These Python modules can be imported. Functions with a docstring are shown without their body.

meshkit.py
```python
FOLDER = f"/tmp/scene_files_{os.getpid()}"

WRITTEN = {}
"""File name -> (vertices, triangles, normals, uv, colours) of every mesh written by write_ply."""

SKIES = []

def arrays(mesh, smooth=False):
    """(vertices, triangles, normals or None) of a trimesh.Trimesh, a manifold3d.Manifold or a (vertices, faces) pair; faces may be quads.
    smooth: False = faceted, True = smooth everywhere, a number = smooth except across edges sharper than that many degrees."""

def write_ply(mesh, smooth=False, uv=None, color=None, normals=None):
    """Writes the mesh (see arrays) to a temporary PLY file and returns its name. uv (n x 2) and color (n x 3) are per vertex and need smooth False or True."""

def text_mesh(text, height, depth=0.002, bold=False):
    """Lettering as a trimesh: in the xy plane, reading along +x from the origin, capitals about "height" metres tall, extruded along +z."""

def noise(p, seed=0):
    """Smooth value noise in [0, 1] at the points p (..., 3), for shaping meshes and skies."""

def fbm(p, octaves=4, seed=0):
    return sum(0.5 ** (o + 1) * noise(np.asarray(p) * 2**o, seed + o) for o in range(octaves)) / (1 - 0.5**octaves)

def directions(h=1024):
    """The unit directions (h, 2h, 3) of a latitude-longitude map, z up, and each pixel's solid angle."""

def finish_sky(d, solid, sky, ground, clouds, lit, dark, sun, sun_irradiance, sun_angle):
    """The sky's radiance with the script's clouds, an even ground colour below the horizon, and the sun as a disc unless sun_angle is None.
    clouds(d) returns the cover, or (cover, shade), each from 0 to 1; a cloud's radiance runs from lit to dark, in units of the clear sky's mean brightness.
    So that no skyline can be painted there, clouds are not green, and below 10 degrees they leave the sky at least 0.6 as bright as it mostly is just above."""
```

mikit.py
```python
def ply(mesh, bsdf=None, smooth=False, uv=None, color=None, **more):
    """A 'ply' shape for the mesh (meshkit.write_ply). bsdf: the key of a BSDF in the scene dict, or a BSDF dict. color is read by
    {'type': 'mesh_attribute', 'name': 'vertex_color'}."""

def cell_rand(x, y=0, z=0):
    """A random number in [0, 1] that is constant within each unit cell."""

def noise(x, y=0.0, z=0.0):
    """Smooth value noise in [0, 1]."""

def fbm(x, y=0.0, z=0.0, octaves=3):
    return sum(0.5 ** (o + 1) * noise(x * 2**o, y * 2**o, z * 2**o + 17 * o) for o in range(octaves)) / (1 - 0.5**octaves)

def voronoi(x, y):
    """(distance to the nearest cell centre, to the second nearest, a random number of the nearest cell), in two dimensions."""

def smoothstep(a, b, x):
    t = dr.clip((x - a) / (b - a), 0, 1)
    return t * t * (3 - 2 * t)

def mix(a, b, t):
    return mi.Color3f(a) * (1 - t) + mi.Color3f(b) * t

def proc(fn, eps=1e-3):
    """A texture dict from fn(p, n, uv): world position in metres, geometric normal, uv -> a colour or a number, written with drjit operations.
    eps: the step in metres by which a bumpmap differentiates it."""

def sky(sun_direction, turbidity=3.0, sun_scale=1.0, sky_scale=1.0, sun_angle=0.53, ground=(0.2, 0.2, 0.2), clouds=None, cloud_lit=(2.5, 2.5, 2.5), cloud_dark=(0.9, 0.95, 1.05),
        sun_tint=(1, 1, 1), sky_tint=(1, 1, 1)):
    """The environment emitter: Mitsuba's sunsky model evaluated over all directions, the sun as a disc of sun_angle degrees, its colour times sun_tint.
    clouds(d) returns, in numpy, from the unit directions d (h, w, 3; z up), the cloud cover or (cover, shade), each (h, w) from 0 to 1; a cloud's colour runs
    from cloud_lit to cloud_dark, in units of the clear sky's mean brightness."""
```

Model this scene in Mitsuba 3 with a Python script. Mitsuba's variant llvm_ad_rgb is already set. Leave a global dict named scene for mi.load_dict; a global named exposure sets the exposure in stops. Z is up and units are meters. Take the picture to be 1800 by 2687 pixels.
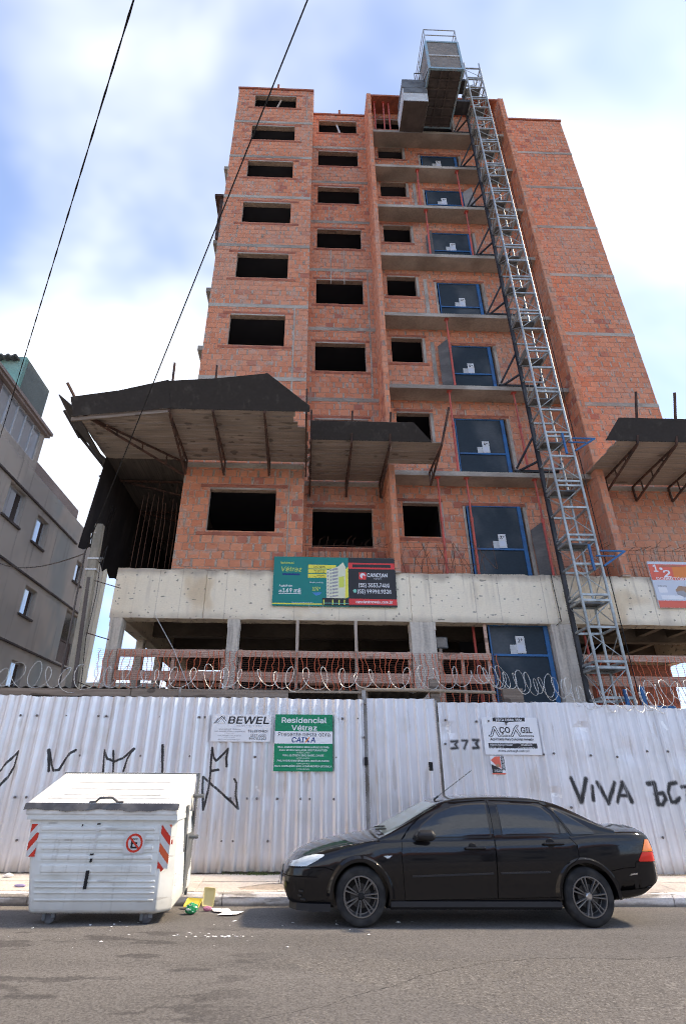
import math, random
import numpy as np, trimesh, manifold3d as m3
import shapely.geometry as sg
import shapely.affinity as sa
import drjit as dr
import mitsuba as mi
import mikit, meshkit
from mikit import proc, noise, fbm, voronoi, cell_rand, smoothstep, mix

random.seed(7)
RNG = np.random.default_rng(7)
T = mi.ScalarTransform4f
scene, labels = {}, {}

# ------------------------------------------------------------------ camera, sky, exposure
PITCH, ROLL, YAW, EYE = math.radians(26.66), math.radians(-0.4), math.radians(1.6), np.array([0, 0, 1.6])
fw = np.array([math.sin(YAW) * math.cos(PITCH), math.cos(YAW) * math.cos(PITCH), math.sin(PITCH)])
rt = np.cross(fw, [0, 0, 1.0]); rt /= np.linalg.norm(rt)
up = np.cross(rt, fw) * math.cos(ROLL) + rt * math.sin(ROLL)
scene['camera'] = {'type': 'perspective', 'fov': 65.67, 'fov_axis': 'x', 'near_clip': 0.05, 'far_clip': 3000.0,
                   'principal_point_offset_x': 55 / 1800,
                   'to_world': T().look_at(origin=EYE.tolist(), target=(EYE + fw).tolist(), up=up.tolist())}


def clouds(d):
    z = np.maximum(d[..., 2], 0.02)
    p = np.stack([d[..., 0] / (z + 0.45), d[..., 1] / (z + 0.45), z * 0 + 0.3], -1)
    warp = meshkit.fbm(p * 1.3 + [5, 2, 0], 3, seed=21)[..., None] - 0.5
    q = p + warp * [0.9, 0.5, 0]
    n = meshkit.fbm(q * [1.7, 2.3, 1] + [1.3, 0.1, 0], 6, seed=7)
    wisp = meshkit.fbm(q * [3.2, 5.5, 1] + [1, 7, 2], 5, seed=3)
    right = np.clip(0.5 + 0.55 * d[..., 0], 0, 1)
    t = np.clip((n + 0.16 * (wisp - 0.5) + 0.10 * (right - 0.5) - 0.43) / 0.24, 0, 1)
    cover = t * t * (3 - 2 * t)
    shade = np.clip(1.5 * (meshkit.fbm(q * [2.6, 3.6, 1] + [4, 1, 8], 5, seed=9) - 0.40), 0, 1) * (0.35 + 0.65 * cover)
    return 0.18 + 0.72 * cover, shade


SUN = (0.69, 0.03, 0.72)
scene['sky'] = mikit.sky(SUN, turbidity=3, sun_scale=0.56, sky_scale=0.9, sun_angle=6.0, clouds=clouds,
                         cloud_lit=(1.88, 1.93, 2.02), cloud_dark=(1.42, 1.54, 1.8), sky_tint=(1.08, 1.22, 1.42), ground=(0.2, 0.19, 0.18))
exposure = 2.88


# ------------------------------------------------------------------ helpers
def numbered(key):
    if key not in scene and key not in labels and key not in USED:
        USED.add(key); return key
    k = 1
    while f'{key}_{k:03d}' in USED or f'{key}_{k:03d}' in scene:
        k += 1
    key = f'{key}_{k:03d}'; USED.add(key); return key


USED = set()


def thing(name, label=None, category=None, group=None, kind=None):
    key = numbered(name); e = {}
    if label: e['label'] = label
    if category: e['category'] = category
    if group: e['group'] = group
    if kind: e['kind'] = kind
    labels[key] = e
    return key


def part(parent, name, mesh, mat, smooth=False, label=None, kind=None, uv=None):
    key = numbered(parent + '__' + name)
    if isinstance(mesh, MB): mesh = mesh.mesh()
    scene[key] = mikit.ply(mesh, mat, smooth, uv=uv)
    e = {}
    if label: e['label'] = label
    if kind: e['kind'] = kind
    if e: labels[key] = e
    return key


def solo(name, mesh, mat, label=None, category=None, smooth=False, group=None, kind=None):
    key = thing(name, label, category, group, kind)
    if isinstance(mesh, MB): mesh = mesh.mesh()
    scene[key] = mikit.ply(mesh, mat, smooth)
    return key


BOXF = np.array([[0, 1, 3], [0, 3, 2], [4, 6, 7], [4, 7, 5], [0, 4, 5], [0, 5, 1], [2, 3, 7], [2, 7, 6], [0, 2, 6], [0, 6, 4], [1, 5, 7], [1, 7, 3]])


class MB:
    """collects pieces of one mesh"""
    def __init__(s): s.v, s.f, s.n = [], [], 0

    def add(s, v, f):
        v = np.asarray(v, float); s.v.append(v); s.f.append(np.asarray(f, int) + s.n); s.n += len(v); return s

    def mesh_in(s, m): return s.add(m.vertices, m.faces)

    def box(s, x0, x1, y0, y1, z0, z1):
        v = np.array([[x, y, z] for x in (x0, x1) for y in (y0, y1) for z in (z0, z1)], float)
        return s.add(v, BOXF)

    def bar(s, p, q, w, h=None, up=(0, 0, 1)):
        """rectangular bar from p to q, w wide sideways, h thick along up"""
        p, q = np.asarray(p, float), np.asarray(q, float); h = w if h is None else h
        t = q - p; t /= np.linalg.norm(t)
        u = np.asarray(up, float)
        if abs(t @ u) > 0.95: u = np.array([0, 1.0, 0])
        a = np.cross(t, u); a /= np.linalg.norm(a); b = np.cross(a, t)
        v = np.array([c + sa_ * a * w / 2 + sb * b * h / 2 for c in (p, q) for sa_ in (-1, 1) for sb in (-1, 1)])
        return s.add(v, BOXF)

    def tube(s, pts, r, n=6, closed=False):
        p = np.asarray(pts, float)
        t = np.gradient(p, axis=0) if not closed else np.roll(p, -1, 0) - np.roll(p, 1, 0)
        t /= np.linalg.norm(t, axis=1, keepdims=True) + 1e-12
        ref = np.where(np.abs(t[:, 2:]) < 0.9, [0, 0, 1.0], [1.0, 0, 0])
        a = np.cross(t, ref); a /= np.linalg.norm(a, axis=1, keepdims=True) + 1e-12
        b = np.cross(t, a); ang = np.arange(n) * 2 * np.pi / n
        r = np.broadcast_to(r, (len(p),))
        v = p[:, None] + r[:, None, None] * (np.cos(ang)[None, :, None] * a[:, None] + np.sin(ang)[None, :, None] * b[:, None])
        m = len(p); i, j = np.meshgrid(np.arange(m if closed else m - 1), np.arange(n), indexing='ij'); i2 = (i + 1) % m
        q = np.stack([i * n + j, i * n + (j + 1) % n, i2 * n + (j + 1) % n, i2 * n + j], -1).reshape(-1, 4)
        f = np.vstack([q[:, [0, 1, 2]], q[:, [0, 2, 3]]])
        v = v.reshape(-1, 3)
        if not closed:
            c0, c1 = len(v), len(v) + 1
            v = np.vstack([v, p[:1], p[-1:]])
            jj = np.arange(n)
            f = np.vstack([f, np.stack([jj, (jj + 1) % n, jj * 0 + c0], 1)[:, ::-1], np.stack([(m - 1) * n + jj, (m - 1) * n + (jj + 1) % n, jj * 0 + c1], 1)])
        return s.add(v, f[:, ::-1])

    def poly(s, polygon, thick, to):
        """shapely polygon extruded by thick, to(v) places it"""
        for g in getattr(polygon, 'geoms', [polygon]):
            if g.is_empty or g.geom_type != 'Polygon': continue
            m = trimesh.creation.extrude_polygon(g, thick, engine='earcut')
            s.add(to(np.array(m.vertices)), m.faces)
        return s

    def mesh(s):
        m = trimesh.Trimesh(np.vstack(s.v), np.vstack(s.f), process=False)
        return m


def boxes(specs):
    m = MB()
    for b in specs: m.box(*b)
    return m


def facing(y0):      # polygon drawn in x,z; thickness grows towards -Y from y0
    return lambda v: np.stack([v[:, 0], y0 - v[:, 2], v[:, 1]], 1)


def inward(y0):      # thickness grows towards +Y
    return lambda v: np.stack([v[:, 0], y0 + v[:, 2], v[:, 1]], 1)


def xwall(x0, s=1):  # polygon drawn in y,z; thickness along s*X
    return lambda v: np.stack([x0 + s * v[:, 2], v[:, 0], v[:, 1]], 1)


def flat(z0):        # polygon drawn in x,y; thickness upwards
    return lambda v: np.stack([v[:, 0], v[:, 1], z0 + v[:, 2]], 1)


def rounded(x0, x1, y0, y1, z0, z1, r, seg=8):
    s = m3.Manifold.sphere(r, seg)
    return man(m3.Manifold.batch_hull([s.translate([x, y, z]) for x in (x0 + r, x1 - r) for y in (y0 + r, y1 - r) for z in (z0 + r, z1 - r)]))


def man(m):
    q = m.to_mesh()
    return trimesh.Trimesh(np.array(q.vert_properties[:, :3]), np.array(q.tri_verts), process=False)


def tman(m):
    m = trimesh.Trimesh(m.vertices, m.faces, process=True)
    if m.volume < 0: m.invert()
    return m3.Manifold(m3.Mesh(np.asarray(m.vertices, np.float32), np.asarray(m.faces, np.uint32)))


def hull(pts):
    return man(m3.Manifold.hull_points(np.asarray(pts, float)))


def lathe(profile, axis_point, n=40, axis='y'):
    """profile [(radius, along)] turned about an axis through axis_point"""
    prof = np.asarray(profile, float); ang = np.arange(n) * 2 * np.pi / n
    m = len(prof)
    r, h = prof[:, 0][:, None], prof[:, 1][:, None] + 0 * ang
    c, s_ = r * np.cos(ang), r * np.sin(ang)
    v = np.stack([c, h, s_] if axis == 'y' else [c, s_, h], -1).reshape(-1, 3) + axis_point
    i, j = np.meshgrid(np.arange(m - 1), np.arange(n), indexing='ij')
    q = np.stack([i * n + j, i * n + (j + 1) % n, (i + 1) * n + (j + 1) % n, (i + 1) * n + j], -1).reshape(-1, 4)
    return trimesh.Trimesh(v, np.vstack([q[:, [0, 1, 2]], q[:, [0, 2, 3]]]), process=False)


def text_at(mb, text, x, z, h, y, bold=False, width=None, align='l', slant=0.0):
    """lettering facing -Y, its baseline at z"""
    m = meshkit.text_mesh(text, h, 0.0015, bold); v = np.array(m.vertices)
    w = v[:, 0].max() - v[:, 0].min(); v[:, 0] -= v[:, 0].min()
    if width: v[:, 0] *= width / w; w = width
    v[:, 0] += slant * v[:, 1]
    x0 = x - (w / 2 if align == 'c' else w if align == 'r' else 0)
    mb.add(np.stack([x0 + v[:, 0], y - v[:, 2], z + v[:, 1]], 1), m.faces)
    return w


# ------------------------------------------------------------------ materials
def mat(name, color, rough=0.7, metallic=0.0, spec=0.3, bump=None, scale=1.0, eps=1e-3, **more):
    b = {'type': 'principled', 'roughness': rough if isinstance(rough, dict) else float(rough), 'metallic': float(metallic), 'specular': float(spec), **more}
    b['base_color'] = {'type': 'rgb', 'value': list(map(float, color))} if isinstance(color, (tuple, list)) else proc(color)
    if bump is not None:
        b = {'type': 'bumpmap', 'arbitrary': proc(bump, eps), 'scale': float(scale), 'nested': b}
    scene[name] = {'type': 'twosided', 'nested': b}
    return name


def grime(col, dark, sx=1.0, sy=1.0, sz=1.0, lo=0.35, hi=0.75, amt=1.0, fine=25.0, fa=0.12):
    """base colour with cloudy dirt and a fine grain"""
    def fn(p, n, uv):
        t = smoothstep(lo, hi, fbm(p.x * sx, p.y * sy, p.z * sz, 4)) * amt
        g = 1 + fa * (noise(p.x * fine, p.y * fine, p.z * fine) - 0.5) * 2
        return mix(col, dark, t) * g
    return fn


def wood_fn(a, b, axis='x', k=1.0):
    def fn(p, n, uv):
        u, v, w = (p.x, p.y, p.z) if axis == 'x' else (p.z, p.y, p.x) if axis == 'z' else (p.y, p.x, p.z)
        g = fbm(u * 1.6 * k, v * 42 * k, w * 42 * k, 3)
        q = fbm(u * 0.9, v * 5, w * 5 + 3.0, 2)
        kn = smoothstep(0.72, 0.8, noise(u * 4 * k, v * 9, w * 9))
        return mix(a, b, smoothstep(0.3, 0.75, g * 0.65 + q * 0.35)) * (1 - 0.45 * kn)
    return fn


BH, BW = 0.2155, 0.30     # block course height and length


def brick_fn(p, n, uv):
    u = dr.select(dr.abs(n.y) > 0.5, p.x, p.y)
    c = dr.floor(p.z / BH)
    i = dr.floor(u / BW + 0.5 * (c - 2 * dr.floor(c / 2)))
    r, r2 = cell_rand(i, c, 3), cell_rand(i, c, 9)
    g = fbm(u * 14, p.z * 22, 4.0, 3)
    b = fbm(u * 0.5, p.z * 0.42, 1.0, 3)
    col = mix((0.57, 0.21, 0.115), (0.67, 0.285, 0.165), r)
    col = mix(col, (0.43, 0.16, 0.11), smoothstep(0.90, 0.95, r2))
    col = mix(col, (0.57, 0.30, 0.20), smoothstep(0.42, 0.75, b) * 0.6)
    smear = smoothstep(0.60, 0.74, fbm(u * 5.0, p.z * 6.0, 7.0, 3))
    col = mix(col, (0.48, 0.36, 0.29), smear * 0.5)
    ridg = 1 - 0.07 * smoothstep(0.55, 0.9, dr.abs(dr.sin(p.z * 146)))
    return col * (0.90 + 0.20 * g) * ridg


mat('brick_clay', brick_fn, 0.85, spec=0.2)
mat('brick_dark', grime((0.40, 0.145, 0.09), (0.27, 0.10, 0.07), 6, 6, 6), 0.85, spec=0.2)
mat('mortar', grime((0.43, 0.34, 0.275), (0.33, 0.25, 0.20), 3, 3, 3, fa=0.25), 0.9, spec=0.15)
mat('slab_concrete', grime((0.43, 0.39, 0.335), (0.27, 0.235, 0.20), 1.2, 1.2, 1.8, fa=0.15), 0.9, spec=0.15)
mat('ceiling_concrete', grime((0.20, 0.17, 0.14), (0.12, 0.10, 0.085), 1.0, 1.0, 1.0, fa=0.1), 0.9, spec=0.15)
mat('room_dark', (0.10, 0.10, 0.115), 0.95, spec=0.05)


def beam_fn(p, n, uv):
    s = smoothstep(0.52, 0.74, fbm(p.x * 3.2, p.y * 3, p.z * 0.5, 4))
    drip = smoothstep(0.55, 0.85, fbm(p.x * 9, p.y * 9, p.z * 0.55, 3)) * smoothstep(4.95, 6.2, p.z)
    ed = smoothstep(5.93, 6.16, p.z + 0.22 * (fbm(p.x * 3, 1.0, 2.0) - 0.5))
    lo = smoothstep(5.12, 4.93, p.z + 0.16 * (fbm(p.x * 2.4, 5.0, 2.0) - 0.5))
    hole = smoothstep(0.79, 0.84, noise(p.x * 15, p.y * 15, p.z * 15))
    ochre = smoothstep(0.56, 0.72, fbm(p.x * 1.2, 3.0, p.z * 0.9, 3))
    bd = p.x / 0.55 + 0.1 * cell_rand(dr.floor(p.x / 2.2), 2, 2)
    board = smoothstep(0.035, 0.0, dr.abs(bd - dr.floor(bd) - 0.5)) * cell_rand(dr.floor(bd), 4, 4) * 0.5
    col = mix((0.87, 0.775, 0.605), (0.75, 0.66, 0.52), s)
    col = mix(col, (0.60, 0.45, 0.27), ochre * 0.6)
    col = mix(col, (0.36, 0.31, 0.25), dr.minimum(drip * 0.55 + ed * 0.75 + lo * 0.5 + board, 0.9))
    return mix(col, (0.16, 0.14, 0.12), hole * 0.7) * (0.93 + 0.14 * noise(p.x * 40, p.y * 40, p.z * 40))


mat('beam_concrete', beam_fn, 0.9, spec=0.15, bump=lambda p, n, uv: fbm(p.x * 12, p.y * 12, p.z * 12, 3), scale=0.006)


def column_fn(p, n, uv):
    d = smoothstep(0.45, 0.8, fbm(p.x * 18, p.y * 18, p.z * 1.1, 4))
    return mix((0.60, 0.545, 0.47), (0.34, 0.31, 0.27), d * 0.8) * (0.9 + 0.2 * noise(p.x * 30, p.y * 30, p.z * 30))


mat('column_concrete', column_fn, 0.9, spec=0.15)


def paint(strokes, p, soft):
    d = mi.Float(9.0)
    wob = 0.006 * (noise(p.x * 40, p.z * 40, 1.0) - 0.5)
    for pts, w in strokes:
        for (ax, az), (bx, bz) in zip(pts, pts[1:]):
            ex, ez = bx - ax, bz - az
            L = max(ex * ex + ez * ez, 1e-9)
            t = dr.clip(((p.x - ax) * ex + (p.z - az) * ez) / L, 0, 1)
            dx, dz = p.x - ax - t * ex, p.z - az - t * ez
            d = dr.minimum(d, dr.sqrt(dx * dx + dz * dz) - w)
    return smoothstep(soft, -soft, d + wob)


CRACKS = [([(3.62, 7.68), (3.9, 7.35), (4.15, 7.02), (4.6, 6.75)], .004), ([(1.95, 6.62), (2.5, 6.72), (3.3, 6.66), (4.6, 6.85)], .006), ([(1.95, 6.62), (1.2, 6.25), (.35, 5.6), (-.3, 5.2)], .004), ([(4.15, 7.02), (4.5, 7.3), (5.2, 7.5)], .003)]


def asphalt_fn(p, n, uv):
    g = noise(p.x * 62, p.y * 62, 0.3) * 0.6 + noise(p.x * 120, p.y * 120, 2.0) * 0.4
    pit = smoothstep(0.70, 0.80, noise(p.x * 48, p.y * 48, 6.0))
    lite = smoothstep(0.74, 0.84, noise(p.x * 55, p.y * 55, 11.0))
    big = fbm(p.x * 0.55, p.y * 1.5, 0.0, 4)
    band = fbm(p.x * 0.25, p.y * 2.6, 5.0, 3)
    patch = smoothstep(0.0, 0.06, (p.x - 0.7 - 1.3 * (5.9 - p.y)) + 0.4 * (fbm(p.x * 3, p.y * 3, 1.0) - 0.5)) * smoothstep(6.75, 6.62, p.y + 0.12 * (fbm(p.x * 5, 0.0, 3.0) - 0.5))
    oil = smoothstep(0.63, 0.71, fbm(p.x * 1.9, p.y * 4.4, 9.0, 4)) * smoothstep(0.2, -1.2, p.x) * smoothstep(8.1, 7.8, p.y)
    col = mix((0.108, 0.101, 0.095), (0.134, 0.125, 0.118), smoothstep(0.3, 0.7, big * 0.6 + band * 0.4))
    col = mix(col, (0.132, 0.122, 0.112), patch * 0.7)
    col = mix(col, (0.052, 0.048, 0.047), oil * 0.65)
    dust = smoothstep(8.5, 9.4, p.y + 0.4 * (fbm(p.x * 2, p.y * 2, 4.0) - 0.5))
    col = mix(col, (0.20, 0.178, 0.155), dust * 0.3)
    col = col * (0.5 + 1.0 * g)
    rough = 0.35 + 0.65 * patch
    col = mix(col, (0.05, 0.046, 0.043), pit * 0.38 * rough)
    col = mix(col, (0.30, 0.28, 0.255), lite * 0.32 * rough)
    q = mi.Point3f(p.x + 0.10 * (fbm(p.x * 5, p.y * 5, 3.0) - 0.5), 0, p.y + 0.12 * (fbm(p.x * 5, p.y * 5, 8.0) - 0.5))
    return mix(col, (0.03, 0.028, 0.027), paint(CRACKS, q, .006) * 0.8)


mat('asphalt', asphalt_fn, 0.85, spec=0.25, bump=lambda p, n, uv: noise(p.x * 80, p.y * 80, 0.0) + 0.5 * noise(p.x * 45, p.y * 45, 4.0), scale=0.004, eps=2e-3)


def paving_fn(p, n, uv):
    d = smoothstep(0.45, 0.75, fbm(p.x * 1.3, p.y * 4.0, 2.0, 4))
    k = cell_rand(dr.floor((p.x + 0.35) / 1.22), 3, 3)
    col = mix((0.54, 0.48, 0.415), (0.42, 0.37, 0.32), d * 0.8) * (0.9 + 0.16 * k)
    far = smoothstep(10.62, 10.85, p.y + 0.14 * (fbm(p.x * 4, p.y * 2, 1.0) - 0.5))
    col = mix(col, (0.24, 0.205, 0.16), far * 0.7)
    return col * (0.88 + 0.24 * noise(p.x * 45, p.y * 45, 1.0))


mat('paving', paving_fn, 0.85, spec=0.2, bump=lambda p, n, uv: fbm(p.x * 25, p.y * 25, 0.0, 3), scale=0.004)
mat('bed_dirt', grime((0.22, 0.18, 0.14), (0.12, 0.10, 0.08), 5, 5, 5, fa=0.3, fine=60), 0.95, spec=0.1)


def kerb_fn(p, n, uv):
    w = smoothstep(0.42, 0.58, fbm(p.x * 2.2, p.y * 9, p.z * 16, 4) - 0.10 * smoothstep(1.0, -3.0, p.x) + 0.12)
    low = smoothstep(-0.01, -0.06, p.z - 0.03 * fbm(p.x * 9, 1.0, 1.0))
    col = mix((0.34, 0.31, 0.28), (0.74, 0.71, 0.69), w)
    return mix(col, (0.13, 0.115, 0.10), low * 0.8) * (0.85 + 0.3 * noise(p.x * 50, p.y * 50, p.z * 50))


mat('kerb_paint', kerb_fn, 0.85, spec=0.2, bump=lambda p, n, uv: fbm(p.x * 18, p.y * 18, p.z * 18, 3), scale=0.01)

# graffiti on the sheets: strokes as polylines in metres (x, z) with a half width, softly sprayed
STROKES = [
    ([(-5.48, 1.69), (-5.36, 1.86), (-5.24, 2.01), (-5.25, 1.77), (-5.32, 1.59), (-5.41, 1.45)], 0.020),
    ([(-4.69, 2.04), (-4.62, 1.69)], 0.024),
    ([(-4.69, 2.04), (-4.59, 1.79), (-4.52, 1.70), (-4.44, 1.71), (-4.37, 1.87), (-4.29, 1.98), (-4.21, 2.04)], 0.022),
    ([(-3.68, 2.04), (-3.63, 1.69)], 0.020),
    ([(-3.68, 2.04), (-3.60, 1.90), (-3.46, 1.85), (-3.33, 1.91), (-3.14, 2.07)], 0.020),
    ([(-3.52, 2.03), (-3.46, 1.69)], 0.020),
    ([(-3.14, 2.07), (-3.24, 1.90), (-3.28, 1.70)], 0.020),
    ([(-2.63, 2.13), (-2.57, 1.69)], 0.026),
    ([(-1.71, 2.10), (-1.71, 1.90), (-1.70, 1.68), (-1.71, 1.45), (-1.74, 1.24), (-1.78, 1.16)], 0.020),
    ([(-1.71, 2.10), (-1.66, 1.93), (-1.61, 1.88), (-1.52, 1.97), (-1.41, 2.08)], 0.020),
    ([(-1.41, 2.08), (-1.43, 1.92), (-1.41, 1.79)], 0.021),
    ([(-1.70, 1.71), (-1.56, 1.73)], 0.022),
    ([(-1.82, 1.61), (-1.81, 1.39), (-1.77, 1.09), (-1.74, 1.24)], 0.019),
    ([(-1.82, 1.61), (-1.67, 1.50), (-1.38, 1.29), (-1.15, 1.11)], 0.020),
    ([(-1.26, 1.58), (-1.21, 1.52), (-1.21, 1.33), (-1.15, 1.11)], 0.019),]
SCUFFS = [([(2.73, 2.50), (2.77, 2.38)], .035), ([(5.30, 2.54), (5.42, 2.46)], .03), ([(4.58, 1.36), (4.70, 1.33)], .03), ([(6.95, 2.62), (7.0, 2.5)], .03), ([(-.85, 1.45), (-.8, 1.38)], .02)]
STROKES_R = [
    ([(4.95, 1.63), (5.06, 1.25)], 0.040),
    ([(5.23, 1.62), (5.06, 1.25)], 0.042),
    ([(5.32, 1.50), (5.29, 1.28)], 0.034),
    ([(5.43, 1.56), (5.56, 1.23)], 0.038),
    ([(5.75, 1.56), (5.56, 1.23)], 0.038),
    ([(5.90, 1.56), (5.73, 1.25)], 0.034),
    ([(5.90, 1.56), (6.00, 1.26)], 0.044),
    ([(5.79, 1.36), (5.93, 1.35)], 0.032),
    ([(6.38, 1.55), (6.50, 1.56), (6.48, 1.22)], 0.044),
    ([(6.47, 1.38), (6.62, 1.40), (6.64, 1.30), (6.56, 1.21), (6.48, 1.22)], 0.036),
    ([(6.91, 1.57), (6.79, 1.55), (6.72, 1.41), (6.74, 1.26), (6.81, 1.25), (6.90, 1.32)], 0.036),
    ([(7.00, 1.50), (7.18, 1.51)], 0.032),
    ([(7.10, 1.50), (7.05, 1.27)], 0.032),
    ([(2.78, 2.24), (2.90, 2.25), (2.85, 2.19), (2.89, 2.13), (2.77, 2.12)], 0.024),
    ([(2.99, 2.26), (3.09, 2.26), (3.04, 2.17), (3.02, 2.12)], 0.022),
    ([(3.20, 2.27), (3.30, 2.27), (3.25, 2.21), (3.29, 2.14), (3.18, 2.13)], 0.026),]


def sheet_fn(strokes, soft):
    def fn(p, n, uv):
        pan = dr.floor((p.x + 20) / 1.03)
        tone = cell_rand(pan, 2, 5)
        st = fbm(p.x * 22, p.y * 3, p.z * 0.45, 3)
        blot = smoothstep(0.52, 0.78, fbm(p.x * 2.1, 1.0, p.z * 2.0, 4))
        low = smoothstep(0.42, 0.16, p.z + 0.18 * (fbm(p.x * 7, 1.0, 2.0) - 0.5))
        col = mix((0.80, 0.795, 0.825), (0.69, 0.685, 0.71), smoothstep(0.35, 0.7, st)) * (0.93 + 0.1 * tone)
        col = mix(col, (0.62, 0.61, 0.60), blot * 0.45)
        rust = smoothstep(0.70, 0.80, fbm(p.x * 9, 2.0, p.z * 1.2, 3)) * 0.35
        col = mix(col, (0.42, 0.35, 0.28), rust)
        col = mix(col, (0.36, 0.32, 0.27), low * 0.6)
        col = mix(col, (0.88, 0.88, 0.88), paint(SCUFFS, p, .012) * smoothstep(0.35, 0.55, fbm(p.x * 30, 1.0, p.z * 30, 2)))
        run = smoothstep(0.62, 0.9, fbm(p.x * 60, 3.0, p.z * 2.0, 2))
        return mix(col, (0.018, 0.018, 0.02), paint(strokes, p, soft) * (0.97 - 0.25 * run))
    return fn


mat('sheet_left', sheet_fn(STROKES, .007), 0.36, metallic=0.55, spec=0.5)
mat('sheet_right', sheet_fn(STROKES_R, .022), 0.40, metallic=0.4, spec=0.5)
mat('bolt_steel', (0.16, 0.15, 0.15), 0.5, metallic=0.6)
mat('post_steel', grime((0.42, 0.41, 0.40), (0.22, 0.2, 0.18), 4, 4, 4), 0.6, metallic=0.2)
mat('wood_grey', wood_fn((0.20, 0.16, 0.13), (0.32, 0.265, 0.22)), 0.9, spec=0.1)
mat('wood_pole', wood_fn((0.27, 0.22, 0.17), (0.40, 0.33, 0.26)), 0.9, spec=0.1)
mat('wood_pink', wood_fn((0.50, 0.325, 0.245), (0.64, 0.46, 0.37)), 0.85, spec=0.15)
mat('wood_stack', wood_fn((0.30, 0.16, 0.10), (0.46, 0.30, 0.21)), 0.85, spec=0.15)
mat('wood_post', wood_fn((0.36, 0.29, 0.235), (0.50, 0.42, 0.35), 'z'), 0.9, spec=0.1)
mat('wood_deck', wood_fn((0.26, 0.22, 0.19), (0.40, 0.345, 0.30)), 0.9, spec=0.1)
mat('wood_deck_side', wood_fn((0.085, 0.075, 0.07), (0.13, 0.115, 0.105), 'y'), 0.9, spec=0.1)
mat('wood_dark', grime((0.05, 0.047, 0.047), (0.10, 0.096, 0.092), 9, 9, 0.9, 0.55, 0.9), 0.8, spec=0.2)
mat('rust_steel', grime((0.115, 0.065, 0.05), (0.055, 0.04, 0.038), 8, 8, 8), 0.8, spec=0.2)
mat('rebar_steel', grime((0.15, 0.075, 0.05), (0.09, 0.05, 0.04), 9, 9, 9), 0.8, spec=0.2)
mat('red_steel', grime((0.55, 0.10, 0.075), (0.38, 0.085, 0.065), 7, 7, 3), 0.55, spec=0.4)
mat('blue_steel', grime((0.025, 0.13, 0.33), (0.035, 0.10, 0.23), 5, 5, 5), 0.5, spec=0.4)
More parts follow.
